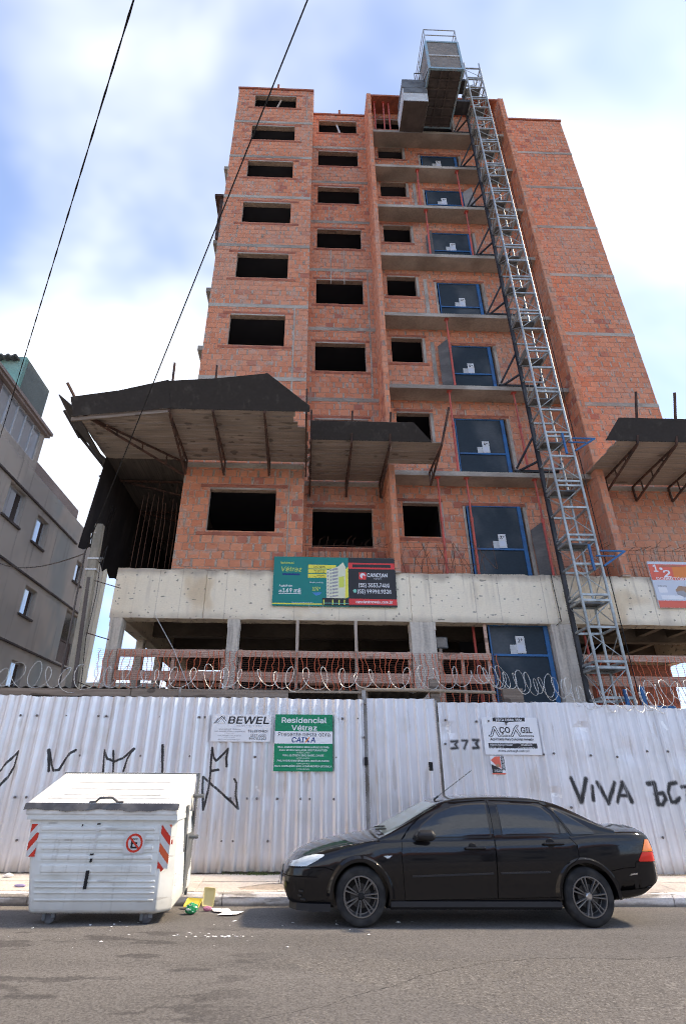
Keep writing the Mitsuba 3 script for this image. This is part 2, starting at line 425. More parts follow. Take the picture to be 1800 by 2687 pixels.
mat('cage_blue', grime((0.22, 0.36, 0.44), (0.28, 0.33, 0.36), 5, 5, 5), 0.5, spec=0.4)
mat('galvanized', grime((0.40, 0.43, 0.43), (0.26, 0.28, 0.28), 9, 9, 2.5), 0.42, metallic=0.45, spec=0.5)
mat('black_steel', grime((0.022, 0.022, 0.026), (0.05, 0.05, 0.055), 5, 5, 2), 0.55, spec=0.4)
mat('grey_steel', grime((0.17, 0.18, 0.185), (0.10, 0.105, 0.11), 4, 4, 4), 0.55, metallic=0.2)
mat('wire_steel', (0.56, 0.56, 0.55), 0.4, metallic=0.35, spec=0.5)
mat('mesh_dark', grime((0.03, 0.044, 0.058), (0.075, 0.088, 0.10), 1.3, 1.3, .9, .4, .7), 0.7, spec=0.2)
mat('cage_floor', grime((0.10, 0.085, 0.08), (0.06, 0.052, 0.05), 3, 3, 3), 0.8)
mat('cage_mesh', grime((0.24, 0.215, 0.19), (0.18, 0.165, 0.15), 4, 4, 4), 0.8)
mat('cabin_white', grime((0.55, 0.57, 0.57), (0.43, 0.44, 0.44), 3, 3, 3), 0.6)
mat('paper', (0.62, 0.63, 0.64), 0.9)
mat('ink', (0.02, 0.02, 0.022), 0.8)
mat('net_orange', (0.70, 0.16, 0.075), 0.7)
mat('net_thread', (0.28, 0.12, 0.08), 0.8)
mat('sheet_grey', grime((0.13, 0.125, 0.12), (0.08, 0.075, 0.07), 5, 5, 5), 0.9)
mat('plywood', grime((0.12, 0.115, 0.11), (0.17, 0.16, 0.15), 2, 2, 5), 0.85)
mat('plywood_light', grime((0.33, 0.31, 0.29), (0.25, 0.235, 0.22), 2, 2, 5), 0.85)
# ------------------------------------------------------------------ ground, road, kerb, pavement
solo('ground', boxes([(-400, 400, -400, 900, -0.8, -0.13)]), 'bed_dirt', kind='structure')
KY = lambda x: 9.44 - 0.004 * x        # kerb line
GZ = lambda y: -0.06 * np.clip((np.asarray(y, float) - 7.6) / 1.84, 0, 1)   # the road falls towards the gutter
PZ = lambda y: 0.09 + 0.055 * np.clip((np.asarray(y, float) - 9.44) / 1.3, 0, 1)   # and the pavement towards the kerb
ry = np.array([-14, 4, 7.6, 8.2, 8.8, 9.46]); m = MB(); rv = np.array([(x_, y_, float(GZ(y_)) + o_) for o_ in (0, -.05) for y_ in ry for x_ in (-60.0, 60.0)])
rf = []
for i in range(5):
    a_ = 2 * i
    rf += [(a_, a_ + 1, a_ + 3), (a_, a_ + 3, a_ + 2), (a_ + 12, a_ + 15, a_ + 13), (a_ + 12, a_ + 14, a_ + 15)]
rf += [(0, 12, 13), (0, 13, 1), (10, 11, 23), (10, 23, 22), (0, 2, 14), (0, 14, 12)]
solo('road', m.add(rv, rf), 'asphalt', kind='structure')
kb = thing('kerb', kind='structure')
x = -14.0
while x < 14:
    w = random.uniform(0.86, 1.02)
    z1 = 0.090 + random.uniform(-.006, .006); dy = random.uniform(-.008, .008)
    a, b = x + .006, x + w - .006
    m = hull([(a, KY(a) + .012 + dy, -.12), (b, KY(b) + .012 + dy, -.12), (a, KY(a) + dy, .05), (b, KY(b) + dy, .05), (a, KY(a) + .03 + dy, z1), (b, KY(b) + .03 + dy, z1),
              (a, KY(a) + .16, z1), (b, KY(b) + .16, z1), (a, KY(a) + .16, -.12), (b, KY(b) + .16, -.12)])
    m = trimesh.Trimesh(*trimesh.remesh.subdivide_to_size(m.vertices, m.faces, .09)); m.merge_vertices()
    v = np.array(m.vertices); v += (meshkit.fbm(v * 9, 3, seed=4)[:, None] - .5) * [0, .02, .012]; m.vertices = v
    part(kb, 'kerb_stone', m, 'kerb_paint', 50)
    x += w
pv = thing('pavement', kind='structure')
part(pv, 'bed', MB().poly(sg.Polygon([(-40, KY(-40) + .161), (40, KY(40) + .161), (40, 11.6), (-40, 11.6)]), .16, flat(-0.1)), 'bed_dirt')
x = -15.0
hole = sg.Polygon([(-.98, 9.85), (-.55, 10.14), (-.1, 10.18), (.35, 10.0), (.2, 9.75), (-.3, 9.7), (-.9, 9.72)])
while x < 15:
    w = 1.22
    for (ya, yb) in ((None, 10.24), (10.248, 10.80)):
        y0a, y0b = (KY(x) + .163, KY(x + w) + .163) if ya is None else (ya, ya)
        yb2 = yb + (0.02 * math.sin(x * 3) if yb > 10.5 else 0)
        g = sg.Polygon([(x + .004, y0a), (x + w - .004, y0b), (x + w - .004 - .0, yb2), (x + .004, yb2)])
        g = g.difference(hole)
        part(pv, 'paving_slab', MB().poly(g.segmentize(.2), .036 + random.uniform(-.004, .003), lambda v: np.stack([v[:, 0], v[:, 1], PZ(v[:, 1]) - .036 + v[:, 2]], 1)), 'paving')
    x += w
part(pv, 'broken_patch', MB().poly(hole.buffer(-.006), .02, lambda v: np.stack([v[:, 0], v[:, 1], PZ(v[:, 1]) - .035 + v[:, 2]], 1)), mat('patch_dirt', grime((0.44, 0.36, 0.285), (0.31, 0.255, 0.2), 4, 4, 4, fa=0.25), 0.95))

# ------------------------------------------------------------------ corrugated fence
FY = 10.87


def rib_sheet(x0, x1, z0, z1, pitch=0.206, pan=0.135, depth=0.024, y=FY, fl=0.020, phase=0.0, dog=True):
    """trapezoid sheet steel; ribs stand out towards the street"""
    top = pitch - pan - 2 * fl
    us = [0.0]; ds = [0.0]; xx = x0 + phase
    pts = []
    k = math.floor((x0 - phase) / pitch) - 1
    while True:
        b = phase + k * pitch
        if b > x1: break
        pts += [(b, 0), (b + pan, 0), (b + pan + fl, depth), (b + pan + fl + top, depth), (b + pitch, 0)]
        k += 1
    px, pd = np.array([q[0] for q in pts]), np.array([q[1] for q in pts])
    xs = np.unique(np.round(np.concatenate([[x0, x1], px[(px > x0) & (px < x1)], np.linspace(x0, x1, 10)]), 4))
    d = np.interp(xs, px, pd)
    nz = 26; zs = np.linspace(z0, z1, nz)
    X, Z = np.meshgrid(xs, zs); D = np.repeat(d[None], nz, 0)
    wav = (meshkit.fbm(np.stack([X * 0.8, Z * 1.1, X * 0 + 2.7], -1), 3, seed=2) - .5) * .018
    for (cx, cz, r, a) in DENTS:
        wav += a * np.exp(-((X - cx) ** 2 + (Z - cz) ** 2) / r ** 2)
    Y = y - D + wav
    if dog: Z = Z + np.where(Z > z1 - .02, 0.006 * np.sin(X * 31), 0)
    v = np.stack([X, Y, Z], -1).reshape(-1, 3); n = len(xs)
    i, j = np.meshgrid(np.arange(nz - 1), np.arange(n - 1), indexing='ij')
    q = np.stack([i * n + j, i * n + j + 1, (i + 1) * n + j + 1, (i + 1) * n + j], -1).reshape(-1, 4)
    f = np.vstack([q[:, [0, 1, 2]], q[:, [0, 2, 3]]])
    back = v + [0, .0012, 0]
    v2 = np.vstack([v, back]); f2 = np.vstack([f, f[:, ::-1] + len(v)])
    return trimesh.Trimesh(v2, f2, process=False)


DENTS = [(2.76, 2.44, .09, .03), (5.35, 2.5, .1, .03), (4.6, 1.35, .08, .025), (-.6, 1.3, .15, .015), (6.1, 2.1, .2, .02), (5.0, 1.9, .25, .015), (7.2, 2.0, .3, .02)]
fence = thing('metal_fence', 'grey corrugated metal site fence with black spray graffiti and razor wire above', 'fence')
edges_l = [-9.4, -8.37, -7.34, -6.31, -5.28, -4.25, -3.22, -2.42, -1.39, -.36, .40, 1.10]
for k, (a, b) in enumerate(zip(edges_l, edges_l[1:])):
    part(fence, 'sheet', rib_sheet(a - .03, b + .03, .165 + random.uniform(-.012, .012), 2.985 + random.uniform(-.012, .012), pitch=.222, pan=.075, depth=.045, fl=.052, y=FY + (.004 if k % 2 else 0), phase=.0), 'sheet_left')
edges_r = [(2.575, 3.50, 2.945), (3.48, 4.47, 2.955), (4.44, 5.72, 2.965), (5.69, 6.86, 2.93), (6.83, 7.9, 2.88), (7.87, 9.0, 2.9), (8.97, 10.2, 2.9), (10.17, 11.4, 2.92), (11.37, 12.6, 2.9)]
for k, (a, b, zt) in enumerate(edges_r):
    part(fence, 'sheet', rib_sheet(a, b, .15 + random.uniform(-.012, .012), zt, pitch=.196, pan=.13, depth=.02, y=FY + (.005 if k % 2 else 0), phase=.05), 'sheet_right')
for xx, w in ((1.15, .075), (2.545, .05), (-2.44, .04), (4.46, .04)):
    part(fence, 'post', boxes([(xx - w / 2, xx + w / 2, FY + .03, FY + .1, .1, 3.16 if xx < 2 else 2.98)]), 'post_steel')
gate = thing('site_gate', 'grey corrugated pedestrian gate leaf with square black latch hole beside house number', 'gate')
part(gate, 'leaf', rib_sheet(1.20, 2.515, .17, 3.005, pitch=.196, pan=.13, depth=.02, y=FY - .012, phase=.02), 'sheet_left')
part(gate, 'edge_frame', boxes([(1.188, 1.199, FY - .03, FY + .03, .17, 3.0), (2.516, 2.53, FY - .03, FY + .03, .17, 3.0)]), 'post_steel')
part(gate, 'latch_hole', boxes([(2.31, 2.385, FY - .045, FY - .036, 1.74, 1.885)]), 'ink')
part(gate, 'latch_hole', boxes([(1.122, 1.183, FY - .03, FY - .005, 1.82, 1.96)]), 'ink')
bz = [(x, 2.63) for x in (-5.35, -5.05, -4.5, -3.9, -3.75, -2.75, -2.0, -1.9, -.95, -.1, .72, 1.02)] + \
     [(x, 1.27) for x in (-5.9, -5.1, -4.9, -1.3, -1.0, -.83, -.46, -.05, .12, .55)] + [(x, 1.95) for x in (-4.1, -3.0, -2.1, -.9, .6)] + [(x, .62) for x in (-5.2, -4.9, -1.4, -1.2, -.6, .3)] + \
     [(2.66, 2.2), (3.3, 2.6), (2.7, 2.62), (4.7, 2.05), (5.4, 2.02), (5.9, 2.0), (6.5, 2.1), (3.3, 1.22), (3.9, 1.22), (4.85, 1.16), (6.9, 2.1), (6.4, .7), (7.1, .75), (1.16, 2.9), (1.13, 2.3)]
for bx, b_z in bz:
    mb = MB().mesh_in(lathe([(0, -.052), (.011, -.05), (.016, -.04), (.021, -.036), (.021, -.022)], (bx + .0, FY, b_z), 10))
    part(fence, 'bolt', mb, 'bolt_steel', 40)
# timber above the fence
tb = thing('timber_rail', 'weathered grey timber boards running along the top of the fence on its left', 'timber rail')
part(tb, 'plank', boxes([(-9.4, -3.40, FY + .045, FY + .085, 3.0, 3.135)]), 'wood_grey')
part(tb, 'plank', boxes([(-3.385, -.33, FY + .05, FY + .09, 2.995, 3.15)]), 'wood_grey')
part(tb, 'plank', boxes([(-.32, 1.12, FY + .07, FY + .11, 3.105, 3.15)]), 'wood_pole')
solo('timber_pole', MB().tube([(1.16, FY + .06, 3.17), (2.2, FY + .06, 3.175), (3.1, FY + .07, 3.16), (3.78, FY + .08, 3.15)], [.034, .036, .033, .03], 9), 'wood_pole',
     'round wooden pole lying above the gate and fence in the middle', 'wooden pole', 60)
for k, (a, b, lab) in enumerate([(1.05, 1.24, 'short dark timber block standing on the fence at the gate hinge'), (2.49, 2.68, 'grey timber post rising above the fence right of the gate'), (3.95, 4.35, 'dark timber block at the right end of the wooden pole')]):
    solo('timber_block', boxes([(a, b, FY + .12, FY + .22, 2.6, (3.24, 3.4, 3.24)[k])]), 'wood_grey', lab, 'timber block')
# wavy roofing behind the boards
rx = np.arange(-9.4, 2.5, .03); m = MB()
v = []
for y, z in ((FY + .12, 3.165), (FY + .95, 3.08)):
    v += [(xx, y, z + .02 * math.sin(xx * 2 * math.pi / .19) + o) for o in (0, .007) for xx in rx]
v = np.array(v).reshape(2, 2, len(rx), 3); n = len(rx)
idx = np.arange(4 * n).reshape(2, 2, n)
q = []
for o in (0, 1):
    a = idx[:, o]; q += [[a[0, i], a[0, i + 1], a[1, i + 1], a[1, i]] for i in range(n - 1)]
q += [[idx[0, 0, i], idx[0, 0, i + 1], idx[0, 1, i + 1], idx[0, 1, i]] for i in range(n - 1)]
q = np.array(q)
solo('corrugated_roof', MB().add(v.reshape(-1, 3), np.vstack([q[:, :3], q[:, [0, 2, 3]]])), 'sheet_grey', 'low dark wavy roofing sheets just behind the fence boards', 'roof sheet')


def razor(name, label, axis, radius, turns, wob, seed):
    """a coil of barbed tape about a wandering axis"""
    r = np.random.default_rng(seed); ax = np.asarray(axis, float)
    n = int(turns * 22); t = np.linspace(0, 1, n)
    s = np.concatenate([[0], np.cumsum(np.linalg.norm(np.diff(ax, axis=0), axis=1))]); s /= s[-1]
    c = np.stack([np.interp(t, s, ax[:, k]) for k in range(3)], 1)
    ph = t * turns * 2 * np.pi + wob * np.sin(t * 37 + seed)
    rad = radius * (1 + .2 * np.sin(t * 23 + seed) + .14 * np.sin(t * 61 + 2 * seed))
    pts = c + np.stack([rad * .62 * np.cos(ph), .07 * np.sin(ph + .8) + .05 * np.sin(t * 91), rad * np.sin(ph + .35 * np.sin(t * 43))], 1)
    key = thing(name, label, 'razor wire')
    part(key, 'wire', MB().tube(pts, .005, 4), 'wire_steel', 60)
    b = MB(); fine = np.linspace(0, n - 1, int(turns * 22)); 
    for q in fine[::1]:
        i = int(q); p = pts[i]; d = pts[min(i + 1, n - 1)] - pts[max(i - 1, 0)]; d /= np.linalg.norm(d) + 1e-9
        b.bar(p - d * .013, p + d * .013, .015, .003, r.normal(size=3))
    part(key, 'barb', b, 'wire_steel', kind='stuff')


razor('razor_wire', 'silver razor wire coil above the left end of the fence', [(-7.6, FY + .1, 3.36), (-3.9, FY + .1, 3.36)], .235, 12, .35, 1)
razor('razor_wire', 'silver razor wire coil strung in front of the orange safety netting', [(-4.0, FY + .12, 3.37), (1.6, FY + .12, 3.38), (2.6, FY + .1, 3.42), (3.9, FY + .1, 3.46)], .205, 24, .7, 2)
razor('razor_wire', 'tangled bunch of razor wire in front of the lowest blue mesh gate', [(3.5, FY + .12, 3.50), (4.2, FY + .12, 3.40), (4.7, FY + .08, 3.27), (5.4, FY + .1, 3.26)], .20, 14, .8, 3)
razor('razor_wire', 'thin razor wire loops drooping over the fence at the mast foot', [(5.2, FY - .03, 3.1), (6.0, FY - .05, 3.02), (7.0, FY - .04, 2.98)], .19, 9, .6, 4)
razor('razor_wire', 'large razor wire roll at the right end of the fence', [(6.7, FY + .02, 3.14), (7.4, FY + .02, 3.12), (8.2, FY, 3.15)], .25, 9, .5, 5)
# ------------------------------------------------------------------ brick building under construction
F = {3: 6.15, 4: 9.25, 5: 12.3, 6: 15.3, 7: 18.2, 8: 20.9, 9: 23.4, 10: 25.8, 11: 28.2}
bld = thing('brick_building', 'unfinished orange clay brick apartment tower on a cream concrete beam and columns', 'building')
XL, XM, XF1, XF2, XR, XE = -3.35, -0.15, 2.15, 7.85, 8.05, 11.0
YT, YMID, YB, YR, YFIN = 12.40, 13.30, 13.15, 13.20, 12.30
win_t = [(7.24, 8.44), (10.4, 11.6), (13.54, 14.80), (16.54, 17.70), (19.38, 20.47), (22.05, 23.02), (24.5, 25.43), (26.87, 27.7)]
win_m = [(7.22, 8.36), (10.3, 11.45), (13.4, 14.58), (16.43, 17.59), (19.33, 20.36), (21.99, 22.97), (24.46, 25.44), (26.87, 27.72)]
win_b = [(7.51, 8.53), (10.6, 11.66), (13.72, 14.74), (16.75, 17.69), (19.58, 20.5), (22.3, 23.18), (24.83, 25.6), (27.0, 27.7)]
gate_top = [8.47, 11.52, 14.5, 17.48, 20.2, 22.8, 25.15, 28.0]
TW, MW, BWN, GW = (-2.62, -.87), (.11, 1.78), (2.62, 3.66), (4.38, 6.0)
fl = list(range(3, 11))
op_t = [(*TW, a, b) for a, b in win_t]
op_m = [(*MW, a, b) for a, b in win_m]
op_b = [(*BWN, a, b) for a, b in win_b] + [(*GW, F[f] + .02, t) for f, t in zip(fl, gate_top)]


def parts(parent, name, specs, m_):
    for b_ in specs: part(parent, name, boxes([b_]), m_)


def panel(x0, x1, z0, z1, ops):
    g = sg.box(x0, z0, x1, z1)
    for o in ops: g = g.difference(sg.box(o[0], o[2], o[1], o[3]))
    return g


TOP = 28.19
for (x0, x1, y, ops) in ((XL, XM, YT, op_t), (XM, XF1, YMID, op_m), (XF1 + .15, XF2, YB, op_b), (XR, XE, YR, [])):
    part(bld, 'wall', MB().poly(panel(x0, x1, F[3] + .01, TOP, ops), .16, inward(y)), 'mortar')
part(bld, 'wall', MB().poly(sg.box(YT + .001, F[3] + .01, YMID, TOP), .15, xwall(XM - .001, -1)), 'mortar')           # return of the left tower
for xf in (XF1, XF2):                                                                                             # two fins
    part(bld, 'fin_wall', boxes([(xf, xf + .15 if xf < 5 else xf + .2, YFIN, YMID + .3, F[3] - .0, 28.05)]), 'mortar')
part(bld, 'side_wall', boxes([(XL + .001, XL + .15, YT + .16, 32, F[3], TOP)]), 'mortar')
part(bld, 'side_wall', boxes([(XE - .15, XE - .001, YR + .16, 32, F[3], TOP)]), 'mortar')
part(bld, 'back_wall', boxes([(XL, XE, 21.8, 32, F[3], TOP)]), 'mortar')
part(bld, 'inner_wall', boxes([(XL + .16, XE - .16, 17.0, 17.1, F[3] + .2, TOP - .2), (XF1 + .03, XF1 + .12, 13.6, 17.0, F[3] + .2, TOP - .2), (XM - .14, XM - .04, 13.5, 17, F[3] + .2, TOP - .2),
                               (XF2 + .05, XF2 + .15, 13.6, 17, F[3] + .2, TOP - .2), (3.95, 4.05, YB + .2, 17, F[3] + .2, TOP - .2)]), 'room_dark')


def bricks(u0, u1, z0, z1, ops, y, seed, xface=None, s=1):
    """clay blocks laid on the world grid; returns (centre u, z, vertices, faces)"""
    r = np.random.default_rng(seed); out = []
    for c in range(math.floor(z0 / BH), math.ceil(z1 / BH)):
        za, zb = max(c * BH + .006, z0), min((c + 1) * BH - .006, z1)
        if zb - za < .04: continue
        off = -.5 * BW * (c % 2)
        for i in range(math.floor((u0 - off) / BW) - 1, math.ceil((u1 - off) / BW) + 1):
            gap = r.uniform(.008, .02) if r.random() < .62 else r.uniform(.035, .06)
            a0, b0 = off + i * BW + .004, off + (i + 1) * BW - gap
            a, b = max(a0, u0), min(b0, u1)
            if b - a < .035: continue
            pcs = [(a, b, za, zb)]
            for o in ops:
                nxt = []
                for (a_, b_, c_, d_) in pcs:
                    if b_ <= o[0] or a_ >= o[1] or d_ <= o[2] or c_ >= o[3]: nxt.append((a_, b_, c_, d_)); continue
                    if a_ < o[0]: nxt.append((a_, o[0], c_, d_))
                    if b_ > o[1]: nxt.append((o[1], b_, c_, d_))
                    m0, m1 = max(a_, o[0]), min(b_, o[1])
                    if c_ < o[2]: nxt.append((m0, m1, c_, o[2]))
                    if d_ > o[3]: nxt.append((m0, m1, o[3], d_))
                pcs = nxt
            for (a_, b_, c_, d_) in pcs:
                if b_ - a_ < .03 or d_ - c_ < .03: continue
                h = r.uniform(.004, .013); k = r.uniform(-.002, .002, 4)
                q = [(a_ + k[0], c_, 0), (b_, c_ + k[1], 0), (b_ + k[2], d_, 0), (a_, d_ + k[3], 0)]
                e = .004
                q += [(a_ + e, c_ + e, h), (b_ - e, c_ + e, h), (b_ - e, d_ - e, h), (a_ + e, d_ - e, h)]
                q = np.array(q)
                v = np.stack([q[:, 0], y - q[:, 2], q[:, 1]], 1) if xface is None else np.stack([xface + s * q[:, 2], q[:, 0], q[:, 1]], 1)
                f = [(4, 5, 6), (4, 6, 7), (0, 1, 5), (0, 5, 4), (1, 2, 6), (1, 6, 5), (2, 3, 7), (2, 7, 6), (3, 0, 4), (3, 4, 7)]
                if xface is not None and s < 0: f = [t[::-1] for t in f]
                out.append(((a_ + b_) / 2, (c_ + d_) / 2, (b_ - a_) * (d_ - c_), v, f))
    return out


allb = []
for n_, w in enumerate(((XL, XM, F[3] + .05, TOP, op_t, YT), (XM, XF1, F[3] + .05, TOP, op_m, YMID), (XF1 + .15, XF2, F[3] + .05, TOP, op_b, YB), (XR, XE, F[3] + .05, TOP, [], YR))):
    for b in bricks(*w, 20 + n_): allb.append((n_, *b))
for n_, (xf, s) in enumerate(((XM, 1), (XF1, -1), (XF1 + .15, 1), (XF2, -1), (XF2 + .2, 1))):
    y0 = YT + .005 if n_ == 0 else YFIN + .01
    for b in bricks(y0, YMID - .01 if n_ < 2 else YB - .01, F[3] + .05, TOP - .1, [], 0, 40 + n_, xface=xf, s=s): allb.append((9, *b))
for n_, (xa, xb) in enumerate(((XF1, XF1 + .15), (XF2, XF2 + .2))):
    for b in bricks(xa, xb, F[3] + .05, TOP - .15, [], YFIN, 50 + n_): allb.append((9, *b))
near = [b for b in allb if b[0] in (0, 1, 2) and b[2] < 9.0 and b[3] > .03]
near.sort(key=lambda b: (b[2] > 8.3, b[2]))
near = near[:300]; ids = {id(b) for b in near}
for b in near:
    part(bld, 'brick', MB().add(b[4], b[5]), 'brick_clay')
rest = MB()
for b in allb:
    if id(b) not in ids: rest.add(b[4], b[5])
part(bld, 'brickwork', rest, 'brick_clay', kind='stuff')
# dark lintel and sill courses at the windows
for (X0, X1), wins, y in ((TW, win_t, YT), (MW, win_m, YMID), (BWN, win_b, YB)):
    for a, b in wins:
        e = .26 if y < 13 else .12
        r_ = RNG.uniform(-.05, .05, 4)
        part(bld, 'lintel', boxes([(X0 - e + r_[0], X1 + e + r_[1], y - .0165, y - .001, b + .06, b + .155)]), 'brick_dark')
        part(bld, 'lintel', boxes([(X0 + .02, X1 - .02, y - .017, y + .12, b + .003, b + .055)]), 'slab_concrete')
        part(bld, 'sill_course', boxes([(X0 - e + r_[2], X1 + e + r_[3], y - .0165, y - .001, a - .13, a - .035)]), 'brick_dark')
for f, t in zip(fl, gate_top):
    if f < 10: part(bld, 'lintel', boxes([(GW[0] - .1, GW[1] + .1, YB - .017, YB - .001, t + .02, t + .11)]), 'brick_dark')
    parts(bld, 'door_reveal', [(GW[0] - .07, GW[0] - .004, YB - .02, YB - .002, F[f] + .02, t), (GW[1] + .004, GW[1] + .10, YB - .02, YB - .002, F[f] + .02, t)], 'slab_concrete')
for a, b in win_b[:7]:
    part(bld, 'window_reveal', boxes([(BWN[1] + .002, BWN[1] + .09, YB - .018, YB - .002, a - .03, b + .02)]), 'slab_concrete')
# jagged mortar smears
sm = MB(); rs = np.random.default_rng(31)
for _ in range(900):
    y, x0, x1, ops = [(YT, XL, XM, op_t), (YMID, XM, XF1, op_m), (YB, XF1 + .2, XF2, op_b), (YR, XR, XE, [])][rs.integers(4)]
    cx, cz = rs.uniform(x0 + .1, x1 - .1), F[3] + (rs.random() ** 1.2) * 21.5
    cz = (math.floor(cz / BH) + .5) * BH
    w, h = rs.uniform(.015, .04), rs.uniform(.07, .13)
    if any(o[0] - .08 < cx < o[1] + .08 and o[2] - .16 < cz < o[3] + .16 for o in ops): continue
    p = [(cx + w * math.cos(a) * rs.uniform(.6, 1.2), y - .0150, cz + h * math.sin(a) * rs.uniform(.7, 1.15)) for a in np.linspace(0, 2 * math.pi, 9)[:-1]]
    sm.add(p + [(cx, y - .022, cz)], [(i, (i + 1) % 8, 8) for i in range(8)])
part(bld, 'mortar_smear', sm, 'mortar', kind='stuff')
# vertical filled grooves
parts(bld, 'mortar_groove', [(-.60, -.555, YT - .018, YT - .001, 9.4, 15.2), (-.42, -.385, YT - .018, YT - .001, 26.0, 28.1), (-.55, -.52, YT - .018, YT - .001, 6.2, 9.2)], 'slab_concrete')
parts(bld, 'mortar_groove', [(1.93, 1.975, YMID - .018, YMID - .001, 12.4, 18.1), (.62, .65, YMID - .018, YMID - .001, 17.4, 19.2), (1.1, 1.13, YMID - .018, YMID - .001, 17.4, 19.2)], 'slab_concrete')
parts(bld, 'mortar_groove', [(3.92, 4.04, YB - .019, YB - .001, F[f] + .1, F[f] + 2.3) for f in (5, 6, 8)], 'slab_concrete')

# slabs: their edges show as grey bands, balconies reach out between the fins
plan = sg.Polygon([(XL - .006, YT - .018), (XM, YT - .018), (XM, YMID - .018), (XF1 + .05, YMID - .018), (XF1 + .05, 12.55), (XF2 + .1, 12.55), (XF2 + .1, YR - .018), (XE + .006, YR - .018), (XE + .006, 31.7), (XL - .006, 31.7)])
for f in range(4, 11):
    part(bld, 'slab', MB().poly(plan, .145, flat(F[f] - .145)), 'slab_concrete')
part(bld, 'roof_slab', MB().poly(sg.Polygon([(XL - .03, YT - .05), (XM + .02, YT - .05), (XM + .02, YMID - .05), (XF1, YMID - .05), (XF1, 12.45), (XF2 + .1, 12.45), (XF2 + .1, YR - .05), (XE + .03, YR - .05), (XE + .03, 31.9), (XL - .03, 31.9)]), .10, flat(28.2)), 'brick_dark')
for (x, y, h) in ((-1.75, 12.6, .85), (1.0, 13.5, .8), (8.3, 13.5, .8), (9.4, 13.6, .5)):
    part(bld, 'starter_post', boxes([(x, x + .09, y, y + .09, 28.3, 28.3 + h)]), 'brick_dark')
# slab ends of the side balconies on the left flank
for f in (5, 6, 7, 8, 10):
    part(bld, 'side_slab', boxes([(XL - .66, XL - .0, 14.2, 16.4, F[f] - .3, F[f] - .1)]), 'slab_concrete')
part(bld, 'side_slab', boxes([(XL - .82, XL - .0, 14.0, 16.6, F[9] - .1, F[9] + .02)]), 'rust_steel')
part(bld, 'side_slab', boxes([(XL - .6, XL - .0, 14.1, 14.25, F[8] - .1, F[9] - .1)]), 'rust_steel')
# boards leaning in the top windows
part(bld, 'leaning_board', MB().bar((-1.72, YT + .1, 26.85), (-1.52, YT + .12, 27.7), .07, .03, (0, 1, 0)), 'wood_post')
part(bld, 'leaning_board', MB().bar((1.08, YMID + .1, 26.85), (.9, YMID + .12, 27.72), .07, .03, (0, 1, 0)), 'cabin_white')

# the concrete frame at street level
BX0, BX1 = -4.62, 11.9


def rough_top(x0, x1, y0, y1, z0, z1):
    m = trimesh.creation.box(extents=(x1 - x0, y1 - y0, z1 - z0)); m.apply_translation(((x0 + x1) / 2, (y0 + y1) / 2, (z0 + z1) / 2))
    v, f = trimesh.remesh.subdivide_to_size(m.vertices, m.faces, .16); v = np.array(v)
    k = v[:, 2] > z1 - .01
    v[k, 2] += (meshkit.fbm(v[k] * [6, 6, 1], 3, seed=8) - .5) * .09
    k = (v[:, 2] < z0 + .01)
    v[k, 2] += (meshkit.fbm(v[k] * [4, 4, 1], 2, seed=9) - .5) * .025
    return trimesh.Trimesh(v, f, process=False)


for (a, b) in ((BX0, -2.45), (-2.44, 2.5), (2.51, 6.03), (6.04, BX1)):
    part(bld, 'beam', rough_top(a, b, 12.36, 12.72, 4.94, 6.16), 'beam_concrete', 30)
parts(bld, 'side_beam', [(BX0, BX0 + .3, 12.73, 22, 4.94, 6.1), (BX1 - .3, BX1, 12.73, 22, 4.94, 6.1)], 'beam_concrete')
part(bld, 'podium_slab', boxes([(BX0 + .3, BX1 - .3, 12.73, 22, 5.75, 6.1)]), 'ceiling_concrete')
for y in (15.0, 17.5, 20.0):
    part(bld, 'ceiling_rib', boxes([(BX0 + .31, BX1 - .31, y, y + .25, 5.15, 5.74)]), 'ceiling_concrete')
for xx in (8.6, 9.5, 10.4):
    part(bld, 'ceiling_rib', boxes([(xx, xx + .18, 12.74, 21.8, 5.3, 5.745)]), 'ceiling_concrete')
for (a, b) in ((-4.58, -4.32), (-1.84, -1.58), (2.46, 3.04), (5.84, 6.44), (11.3, 11.75)):
    part(bld, 'column', rounded(a, b, 12.375, 12.70, .1, 4.945, .012), 'column_concrete')
    part(bld, 'column_cap', boxes([(a - .012, b + .012, 12.368, 12.70, 4.75, 4.943)]), 'column_concrete')
for y in (14.6, 16.6, 19.0):
    part(bld, 'column', boxes([(-4.6, -4.4, y, y + .25, .1, 4.94)]), 'column_concrete')
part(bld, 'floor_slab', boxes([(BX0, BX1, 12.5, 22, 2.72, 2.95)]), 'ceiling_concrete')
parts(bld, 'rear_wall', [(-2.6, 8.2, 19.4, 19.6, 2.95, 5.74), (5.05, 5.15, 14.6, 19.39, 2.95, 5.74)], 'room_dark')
parts(bld, 'rear_wall', [(8.21, 9.9, 17.0, 17.2, 2.95, 5.1), (9.91, BX1 - .3, 17.0, 17.2, 2.95, 4.9)], 'brick_dark')

